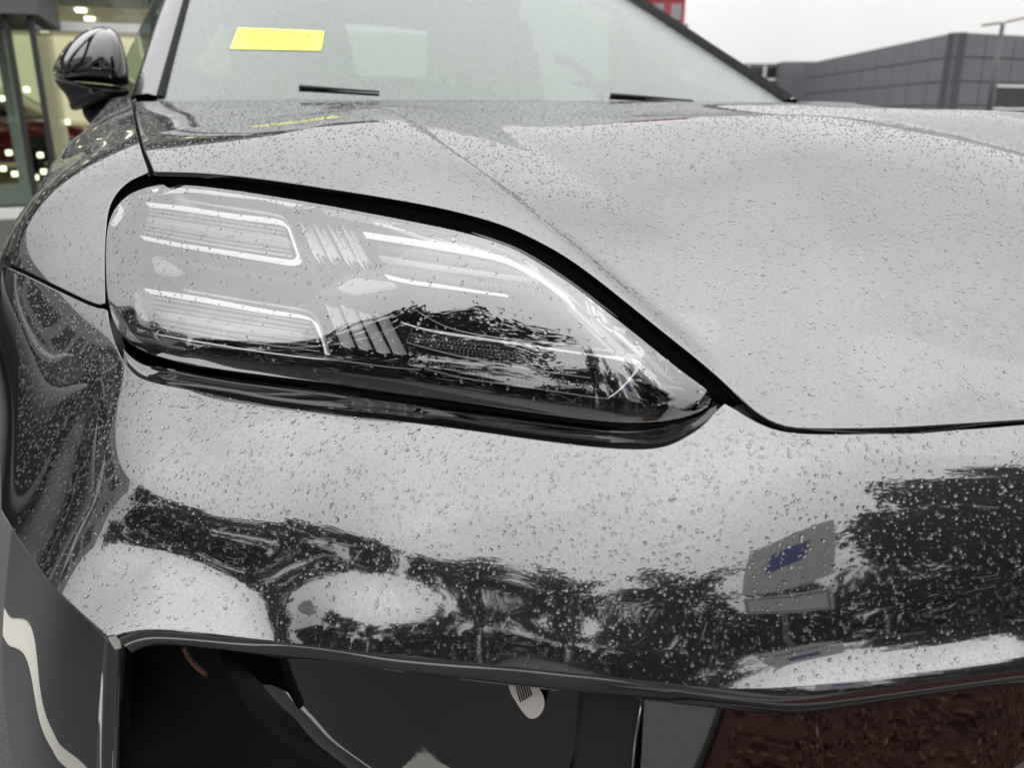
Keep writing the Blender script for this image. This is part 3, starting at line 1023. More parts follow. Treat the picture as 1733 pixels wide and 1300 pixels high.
# recess and lower lamp
rec_a = np.array([PL(205, 1098, .075), PL(420, 1095, .075), PL(700, 1125, .07), PL(1010, 1165, .065)])
rec_b = np.array([PL(205, 1480, .075), PL(420, 1500, .075), PL(700, 1520, .07), PL(1010, 1540, .065)])
recess = grid_obj('opening_recess', patch(resample(rec_a, n=20), resample(rec_b, n=20), 10), simple('dark duct plastic', (.003, .0033, .006), .5, spec=.2), bumper)
rows_ = []
for y in np.linspace(1088, 1460, 26):
    uL = np.interp(y, [1088, 1140, 1190, 1250, 1310, 1400, 1460], [364, 384, 414, 474, 566, 690, 760])
    uR = np.interp(y, [1088, 1168, 1290, 1460], [1000, 986, 962, 930])
    a = np.linspace(0, 1, 30)
    uu_ = uL + (uR - uL) * a
    yy_ = y + np.interp(uu_, [364, 420, 700, 985], [0, 4, 34, 72]) * np.interp(y, [1088, 1300], [1, .2])
    rows_.append([PL(u, v, .034 + .04 * max(0, 1 - t * 5) ** 2 + .004 * t - .012 * (y - 1088) / 372) for u, v, t in zip(uu_, yy_, a)])
lower_lamp = grid_obj('lower_lamp', np.array(rows_), M_GLASSY, car)
# pale ribbed plate standing in for a reflection in the lower lamp
mb = MB()
def plate(px, D, th, name, mat, parent):
    c = resample(chaikin(px, 2, True), n=40, closed=True)
    A = np.array([PL(u, v, D) for u, v in c]); B = np.array([PL(u, v, D + th) for u, v in c])
    n = len(A)
    F = [tuple(range(n))] + [(i, (i + 1) % n, n + (i + 1) % n, n + i) for i in range(n)]
    return obj(name, np.vstack([A, B]), F, mat, parent, smooth=False)
M_PALE = simple('pale plastic', (.62, .58, .55), .4)
clip = plate([(850, 1150), (905, 1158), (921, 1178), (922, 1200), (908, 1218), (890, 1217)], .026, .006, 'lamp_reflection', M_PALE, lower_lamp)
for k in range(6):
    a = PL(872 + 4.6 * k, 1158 + k * .9, .0255); b = PL(881 + 4.3 * k - k * .6, 1189 - k * 2.2, .0255)
    MB().tube([a, (a + b) / 2, b], .00055, 6).build('reflection_rib', M_BLACK, lower_lamp)
arc = [PL(u, v, .040) for u, v in chaikin([(310, 1096), (322, 1118), (336, 1132), (350, 1142)], 2)]
MB().tube(arc, .0022, 8).build('amber_reflector', simple('amber plastic', (.16, .07, .045), .3), lower_lamp, True)

# strut, and a bright tube drawn in as the highlight along its edge
st = MB()
A = [PL(990, 1170, .030), PL(1084, 1182, .026)]; B = [PL(958, 1470, .022), PL(1060, 1470, .018)]
off = np.array([0, .05, 0])
st.add([*A, *B, *[a + off for a in A], *[b + off for b in B]], [(0, 1, 3, 2), (4, 6, 7, 5), (0, 4, 5, 1), (2, 3, 7, 6), (0, 2, 6, 4), (1, 5, 7, 3)])
strut = st.build('opening_strut', M_MATT, bumper)
MB().tube([PL(1086, 1188, .024), PL(1076, 1250, .021), PL(1060, 1400, .016)], .0011, 6).build('strut_highlight', simple('bright edge', (.4, .4, .4), .2, .8), bumper, True)

# glossy blank grille under the middle of the bumper
lipb3 = []
sel = lb[:, 0] > 1086
for i in np.where(sel)[0]:
    lipb3.append(G_lip[i])
lipb3 = np.array(lipb3)[::-1]
ext = np.array([[-.15, .318, lipb3[-1][2] + .004], [-.05, .309, lipb3[-1][2] + .006], [0, .308, lipb3[-1][2] + .006]])
tp = np.vstack([lipb3, ext]) + np.array([0, .0015, .001])
tp = resample(chaikin(tp, 2), n=50)
tp = np.vstack([tp, tp[:-1][::-1] * [-1, 1, 1]])
bt = tp.copy(); bt[:, 2] = .30; bt[:, 1] += .035
grille = grid_obj('lower_grille', patch(tp, bt, 30, .012, (0, -1, 0)), M_PIANO, bumper)
# under tray
obj('under_tray', [(-.9, .75, .24), (0, .34, .24), (.9, .75, .24), (.9, 4.6, .24), (-.9, 4.6, .24)], [(0, 1, 2, 3, 4)], M_RUBBER, bumper, smooth=False)

# ---- windscreen
e0, e1 = P(272, 145, 1.92), P(312, 0, 2.42)
e2 = e0 + (e1 - e0) * 2.05
wc = [(e0[0], e0[2], e0[1]), (e1[0], e1[2], e1[1]), (e2[0], e2[2], e2[1]), (0, 1.0, 1.70), (0, 1.27, 2.24), (0, 1.52, 2.78), (-.4, 1.02, 1.82), (-.4, 1.27, 2.31)]
wx, wy = [], []
for x, z, y in wc:
    wx.append((x, z)); wy.append(y)
    if x: wx.append((-x, z)); wy.append(y)
ws_rbf = RBF(wx, wy, 1e-4)


class WinSurf:
    def __init__(self, off=0.0): self.off = off
    def pt(self, q):
        return np.column_stack([q[:, 0], ws_rbf(q) + self.off, q[:, 1]])
    def nrm(self, q, e=1e-3):
        a = self.pt(q + [e, 0]) - self.pt(q - [e, 0]); b = self.pt(q + [0, e]) - self.pt(q - [0, e])
        n = np.cross(a, b); n /= np.linalg.norm(n, axis=1)[:, None]
        return n * -np.sign(n[:, 1])[:, None]
    def par(self, p): return p[:, [0, 2]]
    def inside(self, p): return ws_rbf(p[:, [0, 2]]) + self.off - p[:, 1]


M_WIND = glass_clear('wet windscreen', (.80, .92, .86), 1.42, haze=.80, haze_col=(.22, .262, .242), bumps=.25)
M_FRIT = simple('black glass print', (.03, .03, .032), .5)
wl = np.array([e0 + (e2 - e0) * t for t in np.linspace(-.12, 1, 30)])[:, [0, 2]]
wo = np.vstack([wl, wl[::-1] * [-1, 1]])
ws = sheet(WinSurf(), wo, .03, .004)
windscreen = obj('windscreen', ws.V, ws.F, M_WIND, car, ws.N)
# printed border behind the glass
inn = cast(WinSurf(.006), chaikin([(322, -40), (317, 10), (308, 75), (318, 122), (345, 130), (480, 129), (640, 128), (850, 134), (1100, 148)], 2), .8, 3.4)[:, [0, 2]]
inn = inn[inn[:, 0] < 0]
zmid = 1.012
ip = np.vstack([[[inn[0][0] + .06, 1.47]], inn, [[-.2, zmid + .006], [0, zmid]]])
ip = np.vstack([[[0, 1.475]], ip]) if False else ip
op = np.vstack([[[wl[-1][0] + .004, wl[-1][1] - .004]], wl[::-1][1:] + [.004, 0], [[-.3, wl[0][1] - .005], [0, wl[0][1] - .005]]])
a_ = resample(ip, n=90); b_ = resample(op, n=90)
wsb = WinSurf(.006)
GA = np.stack([wsb.pt(a_ * (1 - t) + b_ * t) for t in np.linspace(0, 1, 5)], 1)
GA2 = GA * [-1, 1, 1]
V = np.vstack([GA.reshape(-1, 3), GA2.reshape(-1, 3)])
I = np.arange(90 * 5).reshape(90, 5)
F = np.stack([I[:-1, :-1], I[1:, :-1], I[1:, 1:], I[:-1, 1:]], -1).reshape(-1, 4)
obj('windscreen_border', V, np.vstack([F, F[:, ::-1] + 450]), M_FRIT, windscreen)

# ---- pillars
M_DARKP = M_PAINT
for sx_ in (1, -1):
    ts = np.linspace(-.06, 1.0, 24)
    C0 = np.array([e0 + (e2 - e0) * t for t in ts])
    G = np.stack([C0 + np.array(o) for o in [(.012, .004, .000), (.004, -.006, .006), (-.018, .000, .012), (-.045, .02, .008), (-.066, .06, -.02), (-.062, .12, -.06), (-.03, .13, -.06), (.0, .06, -.03)]], 1)
    G = G * [sx_, 1, 1]
    grid_obj('windscreen_pillar', G, M_PAINT, car, flip=sx_ > 0)
    G2 = np.stack([C0 + np.array(o) for o in ([(.024, .0, .002), (.014, -.009, .008), (-.014, -.006, .016)] if sx_ < 0 else [(.018, .0, .002), (.010, -.007, .007), (.000, -.005, .009)])], 1) * [sx_, 1, 1]
    grid_obj('pillar_seal', G2, M_RUBBER, car, flip=sx_ > 0)

# ---- cowl and wipers
cp_ = np.array([(-.80, 1.90, 1.0), (-.6, 1.76, 1.006), (-.3, 1.68, 1.010), (0, 1.65, 1.012)])
cb_ = np.array([(-.78, 2.06, 1.010), (-.6, 1.95, 1.016), (-.3, 1.83, 1.016), (0, 1.76, 1.018)])
a_ = resample(np.vstack([cp_, cp_[:-1][::-1] * [-1, 1, 1]]), n=40); b_ = resample(np.vstack([cb_, cb_[:-1][::-1] * [-1, 1, 1]]), n=40)
grid_obj('cowl', patch(a_, b_, 4), M_BLACK, car)
for pts in [[(505, 138, 1.81), (560, 141, 1.80), (640, 146, 1.80)], [(1030, 152, 1.88), (1095, 156, 1.92), (1168, 162, 1.97)]]:
    w = [P(*a) - np.array([0, .012, .010]) for a in pts]
    wip = MB().tube(chaikin(w, 2), np.linspace(.0045, .002, len(chaikin(w, 2))), 8).build('wiper', M_BLACK, car, True)
    MB().tube(chaikin([a + np.array([0, .006, -.006]) for a in w], 2), .003, 6).build('wiper_blade', M_RUBBER, wip)

# ---- cabin: dash, roof, body sides, rear
M_TRIM = simple('grey cabin lining', (.30, .31, .30), .8)
dash = grid_obj('dashboard', patch([(-.72, 2.06, 1.0), (-.3, 1.86, 1.005), (.3, 1.86, 1.005), (.72, 2.06, 1.0)], [(-.72, 2.75, .98), (-.3, 2.75, .99), (.3, 2.75, .99), (.72, 2.75, .98)], 8, .02, (0, 0, 1)), simple('dashboard', (.11, .115, .11), .7), car)
zt = e2[2]
roof_pts = []
for y, hw, z in [(e2[1] - .02, .66, zt + .01), (3.3, .66, 1.565), (3.8, .62, 1.55), (4.25, .56, 1.46), (4.45, .54, 1.38)]:
    roof_pts.append([(x * hw, y - (.12 if y < 3.1 else 0) * (1 - x * x), z + .035 * (1 - x * x)) for x in np.linspace(-1, 1, 13)])
grid_obj('roof', np.array(roof_pts), M_PAINT, car)
M_WGLASS = glass_clear('tinted side window', (.45, .55, .5), 1.5)
for s in (1, -1):
    sec = []
    for y, hw in [(2.3, .972), (2.7, .965), (3.3, .965), (3.9, .968), (4.35, .93), (4.62, .80)]:
        sec.append([(-hw * .97 * s, y, .30), (-hw * s, y, .52), (-hw * 1.002 * s, y, .72), (-hw * .99 * s, y, .88), (-hw * .955 * s, y, .985), (-hw * .90 * s, y, 1.02)])
    body = grid_obj('body_side', np.array(sec), M_PAINT, car, flip=s < 0)
    win = np.array([[(-.885 * s, 2.12, 1.04), (-.70 * s, 2.95, 1.47)], [(-.875 * s, 2.7, 1.03), (-.69 * s, 3.1, 1.53)], [(-.87 * s, 3.3, 1.03), (-.68 * s, 3.4, 1.55)], [(-.86 * s, 4.0, 1.05), (-.64 * s, 3.9, 1.53)]])
    grid_obj('side_window', win, M_WGLASS, car, flip=s < 0)
    grid_obj('rear_pillar', np.array([[(-.86 * s, 4.0, 1.05), (-.64 * s, 3.9, 1.53)], [(-.80 * s, 4.55, 1.05), (-.54 * s, 4.4, 1.40)]]), M_PAINT, car, flip=s < 0)
grid_obj('tailgate', np.array([[(x * .80, 4.6 + .05 * (1 - x * x), z) for x in np.linspace(-1, 1, 9)] for z in (.3, .7, 1.05)]), M_PAINT, car)
grid_obj('rear_window', np.array([[(x * w, y, z) for x in np.linspace(-1, 1, 9)] for w, y, z in [(.78, 4.58, 1.06), (.54, 4.44, 1.38)]]), M_WGLASS, car)

M_SEAT = simple('dark seat leather', (.035, .035, .037), .6)
for s_ in (-.36, .36):
    sb_ = np.array([[(s_ + .25 * x * (1 - .25 * t * t), 3.05 + .22 * t + .05 * x * x, .62 + .72 * t) for x in np.linspace(-1, 1, 9)] for t in np.linspace(0, 1, 9)])
    sb2 = np.concatenate([sb_, sb_[::-1] + [0, .10, 0], sb_[:1]])
    seat = grid_obj('seat_backrest', sb2, M_SEAT, car)
    MB().box((s_, 3.31, 1.40), (.26, .09, .17)).build('headrest', M_SEAT, seat)
th = np.linspace(0, 2 * np.pi, 33)
MB().tube([(.36 + .185 * math.cos(t), 2.62 + .06 * math.sin(t), 1.0 + .17 * math.sin(t)) for t in th], .015, 8).build('steering_wheel', M_SEAT, car, True)

# ---- wheels
M_TYRE = simple('tyre rubber', (.015, .015, .016), .75)
M_RIM = simple('dark alloy', (.12, .12, .125), .3, .9)
for x, y in [(-.83, 1.40), (.83, 1.40), (-.83, 4.05), (.83, 4.05)]:
    s = np.sign(x)
    prof = [(.20, .23), (.24, .26), (.115, .34), (.11, .355), (.08, .365), (-.08, .365), (-.11, .355), (-.115, .34), (-.10, .26)]
    prof = [(.09, .25), (.115, .28), (.118, .325), (.10, .355), (.07, .362), (-.07, .362), (-.10, .355), (-.118, .325), (-.115, .28), (-.09, .25)]
    th = np.linspace(0, 2 * np.pi, 41)
    G = np.array([[(x + a * s, y + r * math.cos(t), .365 + r * math.sin(t)) for a, r in prof] for t in th])
    wheel = grid_obj('wheel', G, M_TYRE, car, flip=s > 0)
    rim = MB()
    rp = [(.085, .25), (.075, .235), (-.08, .235)]
    Gr = [[(x + a * s, y + r * math.cos(t), .365 + r * math.sin(t)) for a, r in rp] for t in th]
    for i in range(40):
        for k in range(2):
            rim.add([Gr[i][k], Gr[i + 1][k], Gr[i + 1][k + 1], Gr[i][k + 1]], [(0, 1, 2, 3)])
    for k in range(10):
        t = 2 * math.pi * k / 10
        c = np.array([x + .07 * s, y + .14 * math.cos(t), .365 + .14 * math.sin(t)])
        rim.box(c, (.03, .21, .028), ax=[(1, 0, 0), (0, math.cos(t), math.sin(t)), (0, -math.sin(t), math.cos(t))])
    rim.tube([(x + .05 * s, y, .365), (x + .08 * s, y, .365), (x + .09 * s, y, .365)], [.05, .05, .03], 16)
    rim.build('rim', M_RIM, wheel)
arch = []
for s in (1, -1):
    G = np.array([[(-xx * s, 1.40 + .41 * math.cos(t), .37 + .41 * math.sin(t)) for xx in (.62, .955)] for t in np.linspace(-.25, math.pi + .25, 30)])
    grid_obj('wheel_arch', G, M_RUBBER, car, flip=s < 0)

# ---- door mirror
def inflate(px, D, depth, back, name, mat, parent, rings=8, n=56, ctr=None, tilt=0.0, sm=2, side=1):
    c = resample(chaikin(px, sm, True), n=n, closed=True)
    ce = c.mean(0) if ctr is None else np.array(ctr, float)
    V = []
    for k in range(rings):
        s = 1 - k / rings
        off = depth * math.sqrt(max(0, 1 - s * s))
        for u, v in c:
            q = ce + (np.array([u, v]) - ce) * s
            V.append(P(q[0], q[1], D - off + tilt * (q[0] - ce[0])))
    V.append(P(ce[0], ce[1], D - depth))
    F = []
    for k in range(rings - 1):
        for i in range(n):
            j = (i + 1) % n
            F.append((k * n + i, k * n + j, (k + 1) * n + j, (k + 1) * n + i))
    for i in range(n):
        F.append(((rings - 1) * n + i, (rings - 1) * n + (i + 1) % n, rings * n))
    b0 = len(V)
    for s, o in ((.97, back * .6), (.85, back)):
        for u, v in c:
            q = ce + (np.array([u, v]) - ce) * s
            V.append(P(q[0], q[1], D + o + tilt * (q[0] - ce[0])))
    for i in range(n):
        j = (i + 1) % n
        F.append((j, i, b0 + i, b0 + j)); F.append((b0 + j, b0 + i, b0 + n + i, b0 + n + j))
    F.append(tuple(b0 + n + i for i in range(n)))
    me = obj(name, np.array(V), F, mat, parent)
    return me


mir = inflate([(89, 126), (90, 112), (100, 92), (118, 69), (140, 52), (168, 43), (188, 46), (200, 56), (210, 80), (217, 115), (219, 148), (190, 143), (150, 139), (115, 136), (96, 131)],
              2.03, .11, .10, 'door_mirror', simple('mirror cap darkened for reflection', (.055, .055, .058), .06, .9, coat=1.0), car, rings=10, n=72, ctr=(165, 112), tilt=-.0006)  # cap colour darkened to stand in for dark surroundings mirrored in it
inflate([(90, 128), (115, 136), (150, 140), (190, 144), (219, 149), (219, 160), (200, 166), (170, 172), (140, 184), (119, 188), (116, 165), (96, 143)], 2.035, .085, .09, 'mirror_base', M_MATT, mir, rings=7, n=64, ctr=(165, 152), tilt=-.0006)
inflate([(136, 172), (200, 160), (225, 165), (225, 215), (160, 214), (142, 200)], 2.08, .03, .06, 'mirror_foot', M_MATT, mir, rings=4, n=40)
rid = [P(u, v, d) for u, v, d in [(107, 134, 1.985), (112, 112, 1.955), (128, 86, 1.945), (152, 60, 1.965), (180, 47, 2.0)]]
MB().tube(chaikin(rid, 2), .0035, 6).build('mirror_seam', M_PAINT, mir, True)

# ---- paper notice on the windscreen
stq = cast(WinSurf(-.004), [(403, 46), (549, 52), (543, 85), (389, 82)], .8, 3.4)[:, [0, 2]]
gu, gv = 15, 5
Gq = np.array([[(stq[0] * (1 - a) + stq[1] * a) * (1 - b) + (stq[3] * (1 - a) + stq[2] * a) * b for b in np.linspace(0, 1, gv)] for a in np.linspace(0, 1, gu)])
V = WinSurf(-.004).pt(Gq.reshape(-1, 2))
M_NOTE = simple('yellow notice paper', (.86, .84, .13), .6, emit=None)
I = np.arange(gu * gv).reshape(gu, gv)
F = np.stack([I[:-1, :-1], I[1:, :-1], I[1:, 1:], I[:-1, 1:]], -1).reshape(-1, 4)
note = obj('paper_notice', np.vstack([V, V + [0, .0015, 0]]), np.vstack([F, F[:, ::-1] + gu * gv]), M_NOTE)
tag(note, 'yellow paper notice stuck on the windscreen', 'notice')
M_INK = simple('faded ink', (.30, .32, .08), .7)
for r_, (a0, a1) in enumerate([(.10, .86), (.14, .90), (.10, .66), (.12, .88), (.22, .84)]):
    mb = MB()
    b = .18 + .15 * r_
    a = a0
    while a < a1:
        wd = random.uniform(.015, .06)
        qq = [(a, b - .035), (min(a + wd, a1), b - .035), (min(a + wd, a1), b + .035), (a, b + .035)]
        pts = [(stq[0] * (1 - x) + stq[1] * x) * (1 - y) + (stq[3] * (1 - x) + stq[2] * x) * y for x, y in qq]
        mb.add(WinSurf(-.0055).pt(np.array(pts)), [(0, 1, 2, 3)])
        a += wd + random.uniform(.008, .02)
    mb.build('printed_line', M_INK, note)

# ---- the same parts on the other side of the car
def twin(o, parent):
    c = o.copy()
    COL.objects.link(c)
    c.parent = parent
    return c


for src, par in ((lens_root, car), (lower_lamp, car), (lip, bumper), (ledge, bumper), (side_panel, bumper), (groove, bumper), (frame, bumper), (recess, bumper), (strut, bumper)):
    t_ = twin(src, par)
    t_.scale = (-1, 1, 1)
    for ch in src.children:
        twin(ch, t_)

# ================================================================== ground
M_ASPH = simple('wet asphalt', (.05, .05, .053), .45, noise=.35, nscale=140, bump=.5)
ground = obj('ground', [(-400, -400, 0), (400, -400, 0), (400, 400, 0), (-400, 400, 0)], [(0, 1, 2, 3)], M_ASPH, smooth=False)
tag(ground, kind='structure')

# ================================================================== surroundings
ground_m = M_ASPH


def on_plane_y(u, v, Y):
    d = rays([(u, v)])[0]
    return CAM + d * (Y / d[1])


# ---- glazed showroom, behind the car to the left
FY = 11.5
M_WHITE = simple('white painted metal', (.72, .73, .71), .4)
M_FASC = simple('dark grey fascia', (.10, .105, .11), .5)
M_MULL = simple('dark mullion', (.03, .035, .035), .4)
M_SHOWG = glass_clear('showroom glass', (.86, .92, .88), 1.5)
M_CREAM_GLOW = simple('glowing cream wall', (.60, .52, .34), .8, emit=(.95, .82, .56), es=.8)  # wall itself glows, added to brighten the showroom interior
M_FLOOR = simple('tan floor', (.32, .24, .12), .4)
M_LAMP = simple('warm downlight', (1, .9, .7), .5, emit=(1, .86, .6), es=5)
show = empty('showroom_building', (-3.0, FY, 0), 'glass fronted showroom with white frames and warm lights behind the mirror', 'building')
x0, x1 = -9.0, .9
ztop = 3.7
def bx(name, lo, hi, mat, parent):
    lo, hi = np.array(lo, float), np.array(hi, float)
    return MB().box((lo + hi) / 2, hi - lo).build(name, mat, parent)
# shell
bx('floor_slab', (x0, FY + .1, 0), (x1, FY + 9, .12), M_FLOOR, show)
bx('back_wall', (x0, FY + 8.8, .12), (x1, FY + 9, ztop), M_CREAM_GLOW, show)
bx('side_wall', (x1 - .15, FY + .15, .12), (x1, FY + 8.8, ztop), M_FASC, show)
bx('side_wall', (x0, FY + .15, .12), (x0 + .15, FY + 8.8, ztop), M_FASC, show)
bx('ceiling', (x0 + .15, FY + .15, ztop - .25), (x1 - .15, FY + 8.8, ztop - .05), M_WHITE, show)
bx('roof', (x0 - .3, FY - .9, ztop), (x1 + .3, FY + 9.2, ztop + .25), M_FASC, show)
bx('sill', (x0, FY - .12, 0), (x1, FY + .1, .22), M_WHITE, show)
bx('end_pier', (x1 - .45, FY - .1, .22), (x1, FY + .14, ztop), M_FASC, show)
xs = [-9, -7.4, -5.8, -4.2, -2.62, -1.0, 0.0]
zs = [.22, 1.95, ztop]
for k, x in enumerate(xs):
    bx('mullion', (x - .045, FY - .1, .22), (x + .045, FY + .05, ztop), M_WHITE if k in (4,) else M_MULL, show)
for z in zs[1:-1]:
    for a, b in zip(xs[:-1], xs[1:]):
        bx('transom', (a + .05, FY - .09, z - .05), (b - .05, FY + .04, z + .05), M_WHITE, show)
for a, b in zip(xs[:-1], xs[1:]):
    for c, d in zip(zs[:-1], zs[1:]):
        bx('glass_pane', (a + .05, FY - .02, c + .05 if c > 1 else c), (b - .05, FY - .012, d - .05), M_SHOWG, show)
# mezzanine and lights
bx('mezzanine', (x0 + .2, FY + 3.2, 2.5), (x1 - .2, FY + 8.7, 2.75), M_WHITE, show)
for i in range(9):
    for j in range(4):
        x = x0 + .8 + i * 1.02; y = FY + 3.5 + j * 1.25
        bx('downlight', (x - .07, y - .07, 2.46), (x + .07, y + .07, 2.50), M_LAMP, show)
for i in range(8):
    for j in range(3):
        x = x0 + .9 + i * 1.15; y = FY + 1.2 + j * 2.2
        bx('downlight', (x - .08, y - .08, ztop - .30), (x + .08, y + .08, ztop - .26), M_LAMP, show)
for u_, v_ in [(15, 258), (40, 262), (68, 262), (5, 285), (25, 294), (48, 293), (74, 290), (5, 166), (45, 151), (113, 206), (60, 300)]:  # glowing cubes standing in for reflected spots of light
    q_ = on_plane_y(u_, v_, FY + 1.4)
    bx('reflected_light_spot', q_ - .03, q_ + .03, M_LAMP, show)
# entrance box in front of it
vx1 = on_plane_y(84, 200, 9.9)[0]
vb = empty('entrance_porch', (vx1 - 1.5, 9.9, 0), 'projecting glass entrance porch under a dark flat canopy', 'porch')
pz = on_plane_y(84, 27, 9.9)[2]
bx('canopy', (vx1 - 3.2, 9.75, pz), (vx1 + .06, FY - .13, pz + .30), M_FASC, vb)
bx('plinth', (vx1 - 3.2, 9.8, 0), (vx1 + .05, 9.95, .10), M_WHITE, vb)
for x in (vx1 - 3.1, vx1 - 1.9, on_plane_y(18, 80, 9.9)[0], vx1 - .03):
    bx('porch_post', (x - .025, 9.86, .10), (x + .025, 9.94, pz), M_MULL, vb)
px_ = [vx1 - 3.1, vx1 - 1.9, on_plane_y(18, 80, 9.9)[0], vx1 - .03]
for a, b in zip(px_[:-1], px_[1:]):
    bx('glass_pane', (a + .03, 9.895, .10), (b - .03, 9.903, pz), M_SHOWG, vb)
bx('glass_pane', (vx1 - .034, 9.95, .10), (vx1 - .026, FY - .14, pz), M_SHOWG, vb)


# ---- simple low-poly-free car bodies for the distance
def far_car(name, loc, rz, col, label, scale=1.0, group=None):
    root = empty(name, (loc[0], loc[1], 0), label, 'car', group)
    c, s = math.cos(rz), math.sin(rz)
    def T(p):
        p = np.asarray(p, float) * scale
        return np.column_stack([loc[0] + p[:, 0] * c - p[:, 1] * s, loc[1] + p[:, 0] * s + p[:, 1] * c, p[:, 2]])
    m = simple('paint of ' + name, col, .18, .3, coat=1)
    ys = [-2.3, -2.2, -1.6, -.8, 0, .9, 1.7, 2.2, 2.35]
    hb = [.62, .80, .93, 1.0, 1.0, 1.0, 1.0, .92, .75]
    wd = [.70, .85, .93, .94, .94, .94, .94, .88, .74]
    G = []
    for y, h, w in zip(ys, hb, wd):
        G.append([(-w * .9, y, .28), (-w, y, .5), (-w, y, .72), (-w * .93, y, h * .97), (-w * .6, y, h), (0, y, h + .02), (w * .6, y, h), (w * .93, y, h * .97), (w, y, .72), (w, y, .5), (w * .9, y, .28)])
    G = np.array(G)
    a, b = G.shape[:2]
    body = grid_obj('body', T(G.reshape(-1, 3)).reshape(a, b, 3), m, root)
    for e in (0, -1):
        obj('bumper', T(G[e]), [tuple(range(b))], m, root, smooth=False)
    cab = []
    for y, w, z in [(-1.0, .82, 1.0), (-.25, .64, 1.48), (.6, .66, 1.57), (1.4, .64, 1.52), (2.15, .72, 1.02)]:
        cab.append([(-w, y, z), (-w * .5, y, z + .03), (w * .5, y, z + .03), (w, y, z)])
    cab = np.array(cab)
    grid_obj('roof', T(cab.reshape(-1, 3)).reshape(5, 4, 3), m, root)
    for s_ in (-1, 1):
        pts = [(s_ * .80, -.95, 1.0), (s_ * .64, -.25, 1.46), (s_ * .66, .6, 1.55), (s_ * .64, 1.4, 1.50), (s_ * .74, 2.1, 1.0)]
        obj('side_window', T(pts), [tuple(range(5))], M_GLOSS, root, smooth=False)
    obj('windscreen', T([(-.74, -.98, 1.03), (.74, -.98, 1.03), (.60, -.28, 1.47), (-.60, -.28, 1.47)] ), [(0, 1, 2, 3)], M_GLOSS, root, smooth=False)
    for y in (-1.4, 1.4):
        for s_ in (-1, 1):
            ring = []
            th = np.linspace(0, 2 * math.pi, 25)
            prof = [(.0, .12), (.02, .22), (0, .24), (.03, .30), (0, .36), (-.2, .36)]
            Gw = np.array([[(s_ * (.93 + a), y + r * math.cos(t), .36 + r * math.sin(t)) for a, r in prof] for t in th])
            grid_obj('wheel', T(Gw.reshape(-1, 3)).reshape(25, 6, 3), M_TYRE, root)
            mbx = MB()
            for k in range(5):
                t = 2 * math.pi * k / 5
                cc = T([(s_ * .94, y + .12 * math.cos(t), .36 + .12 * math.sin(t))])[0]
                mbx.box(cc, (.05, .2, .05), ax=[(c, s, 0), (-s * math.cos(t), c * math.cos(t), math.sin(t)), (s * math.sin(t), -c * math.sin(t), math.cos(t))])
            mbx.build('rim', M_RIM, root)
    for s_ in (-1, 1):
        obj('headlight', T([(s_ * .50, -2.32, .66), (s_ * .82, -2.1, .70), (s_ * .82, -2.08, .82), (s_ * .50, -2.28, .80)]), [(0, 1, 2, 3)], M_PALE, root, smooth=False)
    return root


p = on_plane_y(50, 238, FY + 3.5)
far_car('showroom_car', (p[0] - .9, FY + 5.5), R(70), (.35, .015, .012), 'red car parked inside the showroom behind the glass', .95)

# ---- grey panel building on the right
M_PANEL = simple('blue grey metal panel', (.112, .121, .134), .45, noise=.06, nscale=2)
M_JOINT = simple('panel joint', (.055, .06, .068), .7)
M_GWIN = simple('dark window glass', (.02, .022, .022), .05)
Cn = P(1620, 53, 40.0)
Cf = P(1365, 107, 63.6); Cf[2] = Cn[2]
Cr = P(1733, 60, 41.8); Cr[2] = Cn[2]
grey = empty('panel_building', (Cn[0], Cn[1], 0), 'blue grey metal panel building beyond the bonnet on the right', 'building')
H = Cn[2]
ld = (Cf - Cn)[:2]; LL = np.linalg.norm(ld); ld /= LL
rd = (Cr - Cn)[:2]; rd /= np.linalg.norm(rd)
RL = 14.0
nl = np.array([ld[1], -ld[0]]);  nl = nl if nl @ (CAM[:2] - Cn[:2]) > 0 else -nl
nr_ = np.array([rd[1], -rd[0]]); nr_ = nr_ if nr_ @ (CAM[:2] - Cn[:2]) > 0 else -nr_
def wall_core(A, d, L, n, z1):
    c = A[:2] + d * L / 2 - n * .25
    return MB().box((c[0], c[1], z1 / 2), (L, .4, z1), ax=[(d[0], d[1], 0), (n[0], n[1], 0), (0, 0, 1)])
wall_core(Cn, ld, LL, nl, H - .02).build('wall', M_JOINT, grey)
wall_core(Cn, rd, RL, nr_, H - .02).build('wall', M_JOINT, grey)
RH = 1.02
pm = {}
def panel_piece(A, d, n, s, w, z0, z1):
    key = (round(w, 2), round(z1 - z0, 2))
    c = A[:2] + d * (s + w / 2) + n * .0
    if key not in pm:
        pm[key] = MB().box((0, 0, 0), (w - .05, .08, z1 - z0 - .05)).build('panel', M_PANEL, None)
        o = pm[key]
    else:
        o = pm[key].copy()
        COL.objects.link(o)
    o.parent = grey
    o.location = (c[0] - Cn[0], c[1] - Cn[1], (z0 + z1) / 2)
    o.rotation_euler = (0, 0, math.atan2(d[1], d[0]))
rows = [H - RH * k for k in range(6)]
for z1, z0 in zip(rows[:-1], rows[1:]):
    for k in range(10):
        panel_piece(Cn, ld, nl, k * LL / 10, LL / 10, max(0, z0), z1)
    for k in range(6):
        s0 = k * 1.9
        if s0 > 3.0 and z1 < H - 2.2: continue
        panel_piece(Cn, rd, nr_, s0, 1.9, max(0, z0), z1)
